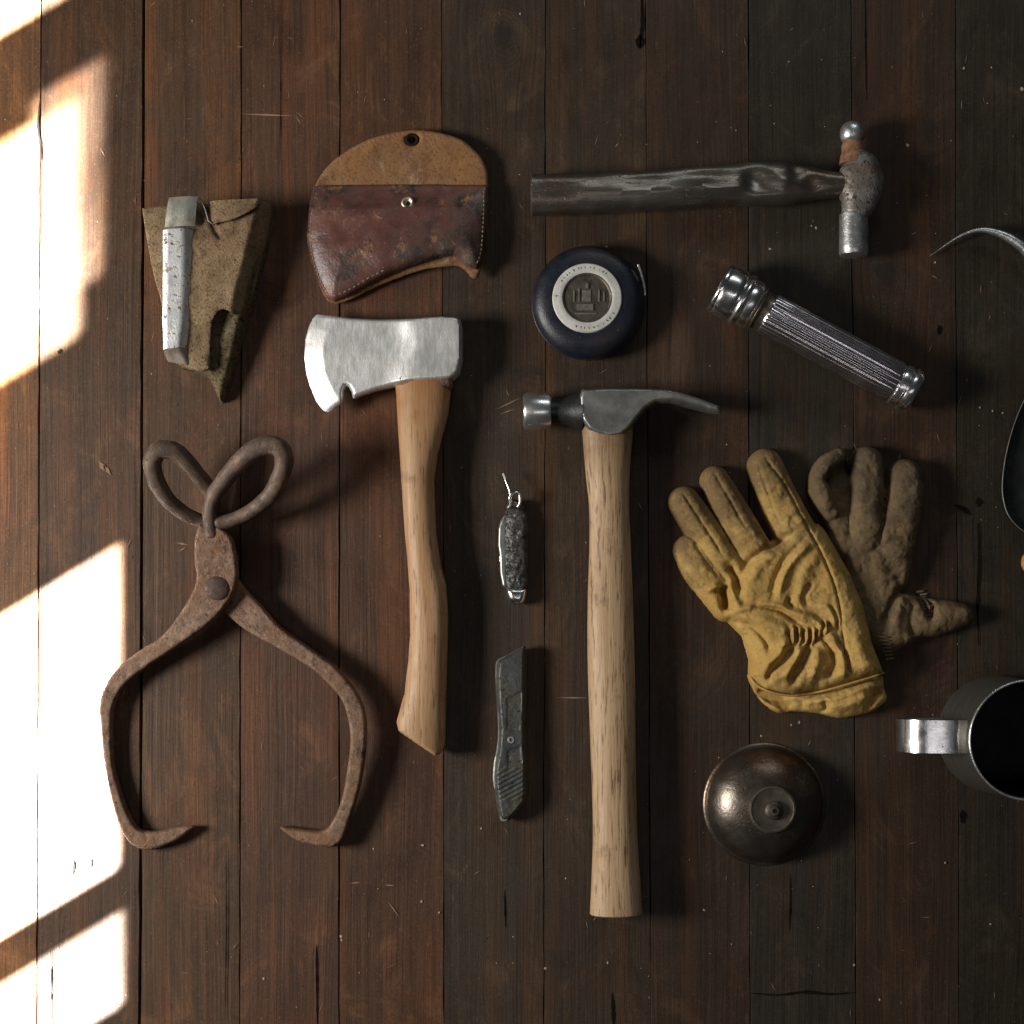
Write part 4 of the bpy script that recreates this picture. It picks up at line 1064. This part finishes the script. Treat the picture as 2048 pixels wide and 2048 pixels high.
def fine_creases(x, y, seed):
    n1 = vnoise(x + 0.6 * y, y - 0.3 * x, 27, seed) + 0.35 * vnoise(x, y, 11, seed + 1)
    n2 = vnoise(x - 0.4 * y, y + 0.5 * x, 19, seed + 2) + 0.35 * vnoise(x, y, 9, seed + 3)
    m = np.clip(vnoise(x, y, 70, seed + 4) * 1.2 + 0.55, 0, 1)
    return -(np.exp(-(n1 / 0.10) ** 2) * m + 0.7 * np.exp(-(n2 / 0.10) ** 2) * (1 - 0.5 * m))
def smax(a, b, k):
    h = np.clip(0.5 + 0.5 * (a - b) / k, 0, 1)
    return b * (1 - h) + a * h + k * h * (1 - h)
def creases(lst):
    fs = [(line_dist([Z(*p) for p in pts], 24), a, w / 2.884) for pts, a, w in lst]
    def f(x, y):
        z = np.zeros(x.shape)
        for g, a, w in fs:
            d, t = g(x, y)
            z += a * np.exp(-(d / w) ** 2) * np.clip(np.minimum(t, 1 - t) * 6 + 0.25, 0, 1)
        return z
    return f

def zpts(*pts):
    return [Z(*p) for p in pts]

# worn yellow glove lying on top
YG = Thing('leather_glove', 1550, 1180, 0.022, 'worn yellow leather work glove with gathered wrist lying on top', 'glove')
fing = [chain([(655, 195, 106), (712, 350, 118), (780, 490, 123), (850, 620, 128)], [0.018, 0.022, 0.023, 0.023]),
        chain([(360, 278, 88), (428, 420, 107), (518, 580, 114), (600, 720, 114)], [0.018, 0.022, 0.022, 0.021]),
        chain([(180, 405, 96), (280, 550, 105), (385, 700, 102), (480, 830, 96)], [0.018, 0.020, 0.020, 0.019]),
        chain([(207, 685, 93), (272, 800, 104), (352, 900, 103), (430, 1010, 95)], [0.016, 0.018, 0.018, 0.018])]
palm = poly_sdf(zpts((420, 1090), (345, 960), (430, 770), (560, 690), (690, 620), (800, 560), (960, 520), (1000, 560), (1080, 700), (1150, 830), (1220, 1000), (1270, 1220), (1330, 1400), (1200, 1440), (1000, 1500), (800, 1533), (640, 1500), (555, 1420), (560, 1330), (520, 1190)))
ycr = creases([
    # fold under the fingers
    ([(480, 960), (520, 800), (640, 690), (800, 600)], -0.0045, 24), ([(480, 930), (470, 840), (430, 780)], -0.0060, 22), ([(560, 880), (600, 760), (690, 700)], 0.0022, 34),
    # the long ridge down the palm
    ([(890, 650), (790, 740), (730, 850), (700, 960)], 0.0036, 30), ([(860, 640), (745, 760), (690, 880), (680, 960)], -0.0042, 20), ([(940, 700), (860, 830), (830, 960)], 0.0018, 34),
    ([(900, 880), (860, 960), (880, 1020)], -0.0024, 18), ([(780, 960), (770, 1000), (800, 1020)], -0.0040, 18),
    # dark fold at the outer edge
    ([(385, 900), (415, 970), (410, 1040)], -0.0105, 26), ([(300, 930), (350, 905), (385, 915)], 0.0035, 18), ([(430, 900), (450, 980), (490, 1030)], 0.0030, 24),
    # gathered band
    ([(420, 1060), (560, 1020), (700, 1015), (800, 1060), (900, 1120)], 0.0026, 18), ([(540, 1010), (700, 1035), (790, 1090), (850, 1120)], -0.0036, 14),
    ([(800, 1040), (900, 1090), (1000, 1180), (1060, 1260)], 0.0026, 20), ([(440, 1100), (560, 1130), (640, 1220), (660, 1290)], -0.0030, 16), ([(480, 1070), (600, 1090), (720, 1140), (760, 1200)], 0.0022, 30),
    ([(760, 1150), (775, 1230), (740, 1260)], -0.0034, 11), ([(810, 1140), (815, 1210), (800, 1240)], -0.0036, 11), ([(850, 1150), (850, 1220), (830, 1250)], -0.0036, 11), ([(890, 1150), (890, 1220), (870, 1250)], -0.0036, 11),
    ([(930, 1150), (925, 1220), (905, 1250)], -0.0034, 11), ([(965, 1100), (960, 1180), (935, 1220)], -0.0034, 11), ([(1000, 1110), (990, 1170), (970, 1200)], -0.0032, 11), ([(790, 1130), (795, 1240)], 0.0022, 8), ([(832, 1140), (835, 1240)], 0.0022, 8),
    ([(872, 1140), (872, 1240)], 0.0022, 8), ([(912, 1140), (908, 1240)], 0.0022, 8), ([(948, 1120), (942, 1210)], 0.0020, 8), ([(980, 1100), (975, 1190)], 0.0020, 8),
    # folds fanning out below the band to the hem
    ([(800, 1250), (740, 1330), (670, 1400), (655, 1450)], -0.0060, 22), ([(760, 1220), (690, 1310), (620, 1360)], 0.0030, 22), ([(890, 1240), (850, 1330), (800, 1420), (790, 1470)], -0.0058, 22), ([(840, 1250), (790, 1340), (730, 1430)], 0.0030, 22),
    ([(1020, 1270), (1025, 1350), (990, 1430)], -0.0055, 24), ([(940, 1250), (920, 1350), (890, 1450)], 0.0030, 28), ([(960, 1200), (1000, 1250), (1010, 1290)], -0.0030, 14), ([(1060, 1260), (1080, 1350), (1070, 1430)], 0.0026, 22),
    ([(1040, 1210), (1090, 1290), (1110, 1400)], -0.0034, 14), ([(1140, 1180), (1180, 1290), (1210, 1390)], 0.0018, 40), ([(1000, 1010), (1040, 1080), (1055, 1170)], -0.0026, 12), ([(930, 1010), (1000, 1030), (1040, 1120)], 0.0018, 16),
    # seams down the fingers and the back edge
    ([(840, 480), (900, 600), (980, 760), (1040, 920), (1070, 1080), (1080, 1200), (1115, 1400)], -0.0018, 8), ([(640, 150), (760, 330), (840, 490)], -0.0014, 8), ([(340, 230), (420, 380), (520, 560)], -0.0012, 8),
    ([(700, 600), (790, 560), (860, 500)], 0.0010, 16), ([(560, 600), (600, 585), (660, 600)], 0.0016, 14), ([(150, 340), (290, 560), (400, 730)], -0.0012, 8), ([(600, 190), (660, 380), (730, 560)], -0.0010, 8), ([(420, 250), (520, 430), (600, 590)], -0.0010, 8), ([(235, 660), (310, 770), (370, 850)], -0.0012, 8), ([(240, 370), (350, 540), (440, 680)], -0.0010, 7),
    ([(560, 230), (640, 220), (700, 205)], -0.0006, 12), ([(610, 390), (690, 355), (760, 335)], -0.0007, 14), ([(420, 515), (480, 490), (540, 465)], -0.0007, 14), ([(160, 465), (200, 452), (250, 440)], -0.0006, 14)])
def yall(x, y):
    sd = palm(x, y)
    d = np.maximum(sd, 0)
    z = 0.0215 * dome_prof(d, 46) + 0.0035 * dome_prof(d, 120)
    s_ = sd
    for f in fing:
        a, h = f(x, y)
        s_ = np.maximum(s_, a)
        z = smax(z, np.where(a > 0, h, 0), 0.0016)
    return s_, z
ysdf = lambda x, y: yall(x, y)[0]
def ytop(x, y, d):
    _, z = yall(x, y)
    c = ycr(x, y)
    e = np.clip(d / 10, 0, 1)
    z = z + c * 1.32 * np.clip(d / 14, 0.1, 1) + e * (0.00085 * fine_creases(x, y, 21) + 0.0009 * vnoise(x, y, 34, 4) + 0.0005 * vnoise(x, y, 15, 6) + 0.0003 * vnoise(x, y, 7, 9))
    lift = 0.008 * np.clip((y - 1290) / 90, 0, 1) + 0.006 * np.clip((x - 1640) / 110, 0, 1)
    z = np.maximum(z, 0.0012 * e) + lift
    return np.maximum(z, 0.0005 + lift * np.clip(d / 3, 0, 1) * 0 + 0.0)
def ybot(x, y, d):
    lift = 0.020 * np.clip((y - 1330) / 60, 0, 1) ** 1.3
    z = ytop(x, y, d)
    return np.minimum(lift * dome_prof(d + 2, 40), z - 0.0004)
MAT['glove_yellow'] = glove_material('yellow_work_leather', (0.54, 0.355, 0.115), (0.42, 0.25, 0.068), (0.215, 0.120, 0.038), (0.135, 0.088, 0.042), (-0.45, 0.89, 0), 0.005, 0.080, 0)
MAT['glove_thread'] = mk('dark_seam_thread', (0.10, 0.060, 0.024), (0.20, 0.125, 0.05), sc=300, r0=0.8, r1=0.9)
MAT['glove_brown'] = glove_material('grey_brown_work_leather', (0.195, 0.132, 0.066), (0.112, 0.074, 0.038), (0.055, 0.038, 0.023), (0.048, 0.039, 0.029), (0.5, 0.85, 0), 0.0, 0.11, 0)
hf(YG, 'glove_body', ysdf, (1330, 880, 1780, 1400), 2.6, ytop, ybot, 'glove_yellow', smooth=75)
# cuff: far layer of the opening, lying on the table and curling up at its lip
cuff = poly_sdf(closed_smooth(zpts((556, 1410), (575, 1480), (620, 1555), (680, 1610), (740, 1640), (840, 1632), (960, 1640), (1100, 1668), (1250, 1640), (1340, 1590), (1368, 1550), (1350, 1490), (1330, 1410), (1200, 1400), (1000, 1440), (800, 1470), (640, 1430)), 120))
cf = creases([([(760, 1580), (900, 1570), (1050, 1545), (1300, 1450)], 0.0030, 22), ([(640, 1520), (760, 1560), (900, 1560)], -0.0045, 34), ([(1240, 1600), (1280, 1530), (1340, 1500)], -0.0050, 20), ([(1000, 1600), (1150, 1570), (1230, 1520)], 0.0035, 36), ([(980, 1560), (1000, 1610), (960, 1640)], -0.0025, 16),
              ([(1230, 1600), (1270, 1520)], 0.0020, 14), ([(600, 1540), (680, 1610), (760, 1640)], 0.0030, 18)])
def ctop(x, y, d):
    z = 0.0040 * dome_prof(d, 8) + (0.0060 + 0.0060 * np.clip((x - 1590) / 110, 0, 1)) * dome_prof(d, 34)
    z -= 0.0125 * np.exp(-((x - 1548) / 30.0) ** 2 - ((y - 1390) / 15.0) ** 2)
    return z + cf(x, y) * 1.5 * np.clip(d / 8, 0.15, 1) + 0.0009 + 0.0009 * vnoise(x, y, 14, 3) * np.clip(d / 8, 0, 1) + 0.0005 * vnoise(x, y, 7, 8) * np.clip(d / 8, 0, 1)
hf(YG, 'cuff_lining', cuff, (1498, 1340, 1790, 1442), 2.6, lambda x, y, d: np.maximum(ctop(x, y, d), 0.0006), lambda x, y, d: 0.0002 + 0 * x, 'glove_yellow', smooth=75)
# rolled hem along the upper lip
hem = resample(catmull(zpts((556, 1415), (590, 1468), (640, 1499), (720, 1524), (800, 1532), (900, 1522), (1000, 1499), (1100, 1470), (1200, 1440), (1325, 1402)), 120), 80)
zh = ytop(hem[:, 0][None, :], hem[:, 1][None, :] - 7, np.full((1, 80), 7.0))[0]
kern = np.ones(7) / 7
zh = np.convolve(np.pad(zh, 3, mode='edge'), kern, 'valid')
V, F = sweep([YG.l(*p) + (z - 0.0008,) for p, z in zip(hem, zh)], 0.0010, 0.0015, 10)
obj('hem', V, F, 'glove_yellow', YG)
def glove_seam(th, name, pts, ztop, mat, r=0.0006, n=60, off=0.0002):
    C = resample(catmull(zpts(*pts), 80), n)
    z = ztop(C[:, 0][None, :], C[:, 1][None, :], np.full((1, n), 15.0))[0]
    V, F = sweep([th.l(*p) + (q_ + off,) for p, q_ in zip(C, z)], r, r, 7)
    return obj(name, V, F, mat, th)
glove_seam(YG, 'seam', [(840, 480), (900, 600), (980, 760), (1040, 920), (1070, 1080), (1080, 1200), (1115, 1396)], ytop, 'glove_thread', 0.0004, off=0.0)
glove_seam(YG, 'seam', [(640, 150), (760, 330), (840, 490)], ytop, 'glove_thread', 0.0003, off=0.0)
glove_seam(YG, 'seam', [(340, 230), (420, 380), (520, 560)], ytop, 'glove_thread', 0.0003, off=0.0)

# grey-brown glove half underneath
BG = Thing('leather_glove', 1760, 1120, 0.016, 'grey brown leather work glove partly under the yellow glove', 'glove')
bf = [chain([(1068, 152, 56), (1000, 190, 56), (952, 260, 54), (940, 330, 54)], [0.020, 0.024, 0.024, 0.021]),
      chain([(952, 345, 68), (985, 410, 66), (1020, 470, 62)], [0.026, 0.024, 0.018]),
      chain([(1062, 235, 76), (1062, 380, 84), (1078, 560, 80), (1110, 680, 72)], [0.010, 0.012, 0.013, 0.014]),
      chain([(1234, 180, 100), (1236, 300, 106), (1230, 460, 107), (1220, 640, 108)], [0.018, 0.021, 0.020, 0.018]),
      chain([(1460, 268, 113), (1456, 380, 119), (1430, 530, 121), (1390, 680, 124)], [0.019, 0.021, 0.020, 0.018])]
bpalm = poly_sdf(zpts((1060, 580), (1180, 560), (1300, 600), (1400, 560), (1530, 600), (1510, 760), (1480, 900), (1440, 930), (1560, 958), (1660, 972), (1740, 980), (1810, 996), (1850, 1030), (1864, 1080), (1835, 1125), (1750, 1160), (1650, 1192), (1560, 1200), (1450, 1258), (1350, 1310), (1180, 1150), (1130, 980), (1100, 800)))
bcr = creases([([(1480, 900), (1420, 935), (1360, 1030), (1320, 1150)], -0.0042, 22), ([(1535, 930), (1565, 1010), (1600, 1090)], -0.0095, 18), ([(1575, 950), (1612, 1020), (1600, 1080)], -0.008, 13), ([(1440, 960), (1400, 1060), (1380, 1180)], 0.0026, 30),
               ([(1290, 520), (1330, 620), (1280, 680)], 0.0020, 26), ([(1250, 690), (1380, 640), (1500, 640)], -0.0022, 26), ([(1620, 1080), (1720, 1060), (1830, 1040)], 0.0024, 34), ([(1500, 1010), (1480, 1100), (1500, 1190)], -0.0024, 18),
               ([(1340, 780), (1400, 820), (1420, 900)], -0.0016, 24), ([(1300, 640), (1290, 760), (1330, 900)], 0.0014, 36)])
def ball_(x, y):
    sd = bpalm(x, y); d = np.maximum(sd, 0)
    z = 0.0150 * dome_prof(d, 26)
    s_ = sd
    for f in bf:
        a, h = f(x, y)
        s_ = np.maximum(s_, a)
        z = smax(z, np.where(a > 0, h, 0), 0.0010)
    return s_, z
def btop(x, y, d):
    _, z = ball_(x, y)
    e = np.clip(d / 10, 0, 1)
    z = z + bcr(x, y) * np.clip(d / 12, 0.1, 1) + e * (0.0008 * fine_creases(x, y, 31) + 0.0008 * vnoise(x, y, 30, 14) + 0.0005 * vnoise(x, y, 13, 16) + 0.0003 * vnoise(x, y, 7, 19))
    return np.maximum(z, 0.0006)
hf(BG, 'glove_body', lambda x, y: ball_(x, y)[0], (1610, 880, 1960, 1320), 2.6, btop, lambda x, y, d: 0.0002 + 0 * x, 'glove_brown', smooth=75)
el = []
for i in range(9):
    a = Z(1535 + i * 6 + (i % 2) * 14, 930 + i * 17)
    b = Z(1575 + i * 6 + (i % 2) * 14, 925 + i * 17)
    el.append(stitch(*BG.l(*a), *BG.l(*b), float(btop(np.array([[a[0]]]), np.array([[a[1]]]), np.array([[12.0]]))[0, 0]) + 0.0006, 0.0008))
small_parts('elastic_stitching', BG, el, 'thread', 'stuff')
el = []
for i in range(7):
    a = Z(1285 + i * 9, 1190 + i * 22); b = Z(1345 + i * 6, 1196 + i * 20)
    el.append(stitch(*BG.l(*a), *BG.l(*b), 0.0165 - 0.0005 * i, 0.0007))
small_parts('fringe', BG, el, 'glove_brown', 'stuff')

# ------------------------------------------------------------------ metal dome
DM = Thing('bell_dome', 1533, 1611, 0.012, 'browned metal dome with grey washer and nut on top', 'bell')
R = 0.0490
prof = [(R, 0.0), (R + 0.0004, 0.0008), (R - 0.0004, 0.0018), (R - 0.0022, 0.0022)]
for a in np.linspace(0.10, 1.0, 22):
    prof.append(((R - 0.0024) * math.cos(a * 1.36) ** 0.92, 0.0024 + 0.0300 * math.sin(a * 1.36)))
prof.append((0.0, prof[-1][1] + 0.0002))
V, F = lathe(prof, 96, closed_ends=False)
obj('dome', V, F, 'dome', DM)
cx, cy = 0.0018, -0.0012
V, F = lathe([(0.0184, -0.002), (0.0188, 0.0005), (0.0182, 0.0016), (0.0168, 0.0020), (0.0158, 0.0014), (0.0080, 0.0019), (0.0, 0.0020)], 56, origin=(cx, cy, 0.0305), closed_ends=False)
pl = obj('washer', V, F, 'dome_plate', DM)
V, F = lathe([(0.0072, 0.0), (0.0074, 0.0022), (0.0066, 0.0034), (0.0046, 0.0040), (0.0040, 0.0052), (0.0036, 0.0060), (0.0018, 0.0062)], 40, origin=(cx + 0.0008, cy - 0.0006, 0.0322), closed_ends=False)
obj('nut', V, F, 'dome_plate', DM)
V, F = lathe([(0.0, 0.0), (0.0020, 0.0)], 20, origin=(cx + 0.0012, cy - 0.0012, 0.0382), closed_ends=False)
obj('bolt_hole', V, F, 'hole_black', DM)  # flat disc, the hole's shade painted on the nut

# ------------------------------------------------------------------ mug
MG = Thing('metal_mug', 1990, 1468, 0.0, 'grey metal mug with strap handle cut off by right edge', 'mug')
R = 0.0468; h = 0.090; Rt = 0.0442
V, F = lathe([(0.0, 0.0), (R - 0.003, 0.0), (R, 0.0025), (R, 0.006), (R - 0.0004, 0.03), (Rt, h - 0.003), (Rt + 0.0009, h - 0.002), (Rt + 0.0012, h - 0.0006), (Rt + 0.0003, h + 0.0004), (Rt - 0.0010, h - 0.0004)], 96, closed_ends=False)
obj('wall', V, F, 'enamel_grey', MG)
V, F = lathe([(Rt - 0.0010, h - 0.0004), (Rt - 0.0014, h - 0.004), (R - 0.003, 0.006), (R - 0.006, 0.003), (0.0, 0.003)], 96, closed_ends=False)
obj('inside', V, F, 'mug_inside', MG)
V, F = lathe([(Rt + 0.0003 + 0.0009 * math.cos(a), h + 0.0002 + 0.0009 * math.sin(a)) for a in np.linspace(0, 6.2832, 10)], 96, closed_ends=False)
obj('rim', V, F, 'steel_bright', MG)
hy = 0.0020
hp = catmull([(-0.0435, hy, 0.078), (-0.053, hy, 0.0800), (-0.068, hy, 0.0792), (-0.0805, hy, 0.0745), (-0.0880, hy, 0.0650), (-0.0893, hy, 0.053), (-0.085, hy, 0.038), (-0.071, hy, 0.025), (-0.057, hy, 0.0175), (-0.0455, hy, 0.015)], 60)
def strap(path, w, t):
    V, F = [], []
    T = np.gradient(path, axis=0); T /= np.linalg.norm(T, axis=1)[:, None]
    n = len(path)
    for p, tt in zip(path, T):
        N = np.array([-tt[2], 0, tt[0]])
        if N[0] > 0 and False: N = -N
        for (a, b) in ((-w, t), (-w * 0.93, -t * 0.4), (-w * 0.6, -t), (w * 0.6, -t), (w * 0.93, -t * 0.4), (w, t)):
            V.append(p + np.array([0, a, 0]) - N * b)
    q_ = 6
    for i in range(n - 1):
        for j in range(q_):
            F.append((i * q_ + j, i * q_ + (j + 1) % q_, (i + 1) * q_ + (j + 1) % q_, (i + 1) * q_ + j))
    F += [tuple(range(q_)), tuple((n - 1) * q_ + j for j in range(q_))]
    return V, F
V, F = strap(hp, 0.0124, 0.0011)
obj('handle', V, F, 'chrome', MG, 30)

# ------------------------------------------------------------------ things cut off by the right edge
HK = Thing('steel_hook', 2030, 520, 0.010, 'curved pointed steel hook entering from upper right edge', 'hook')
pts = [(1866, 506, 0.0016, 1.2), (1884, 494, 0.003, 3), (1905, 480, 0.005, 4.5), (1930, 467, 0.008, 6.5), (1960, 460, 0.010, 9), (1990, 466, 0.012, 13), (2020, 481, 0.014, 17), (2050, 506, 0.015, 20), (2080, 545, 0.015, 22), (2098, 600, 0.015, 23), (2105, 660, 0.015, 23)]
C = catmull(pts, 60)
V, F = sweep([HK.l(p[0], p[1]) + (p[2],) for p in C], C[:, 3] * HK.k * 0.5, np.minimum(C[:, 3] * HK.k * 0.6, 0.006), 16, 2.2)
obj('blade', V, F, 'steel_bright', HK)
V, F = sweep([HK.l(2105, 650) + (0.015,), HK.l(2110, 690) + (0.015,), HK.l(2112, 760) + (0.015,)], [0.0062, 0.009, 0.011], [0.0062, 0.009, 0.011], 18)
obj('handle', V, F, 'hatchet_wood', HK)

SP = Thing('metal_scoop', 2090, 935, 0.006, 'dark oval metal scoop with thin pale rim cut off by right edge', 'scoop')
spo = closed_smooth([(2048, 799), (2030, 840), (2016, 885), (2006, 935), (2003, 985), (2012, 1025), (2030, 1050), (2052, 1066), (2090, 1078), (2130, 1066), (2160, 1030), (2170, 980), (2166, 920), (2150, 860), (2128, 815), (2104, 785), (2080, 775), (2062, 780)], 120)
sps = poly_sdf(spo)
hf(SP, 'bowl', sps, (2000, 770, 2175, 1082), 3, lambda x, y, d: 0.0085 - 0.006 * dome_prof(d, 60), lambda x, y, d: 0.0075 - 0.0068 * dome_prof(d, 60), 'steel_black')
ring_ = np.vstack([spo, spo[:1]])
V, F = sweep([SP.l(*p) + (0.0085,) for p in ring_], 0.0005, 0.0006, 8, cap=False)
obj('rim', V, F, 'steel_dark', SP)
V, F = sweep([SP.l(2092, 782) + (0.009,), SP.l(2098, 740) + (0.011,), SP.l(2106, 700) + (0.010,)], 0.004, 0.003, 12)

KB = Thing('amber_knob', 2068, 1125, 0.006, 'small amber varnished knob at the right edge above the mug', 'knob')
V, F = lathe([(0.0, 0.0), (0.006, 0.0), (0.0075, 0.002), (0.0105, 0.006), (0.0108, 0.009), (0.009, 0.0125), (0.005, 0.0142), (0.0, 0.0146)], 40, closed_ends=False)
obj('knob_body', V, F, 'amber', KB)
V, F = lathe([(0.0, 0.0020), (0.0022, 0.0016), (0.0030, 0.0)], 24, origin=(0, 0, 0.0140), closed_ends=False)
obj('screw', V, F, 'brass', KB)
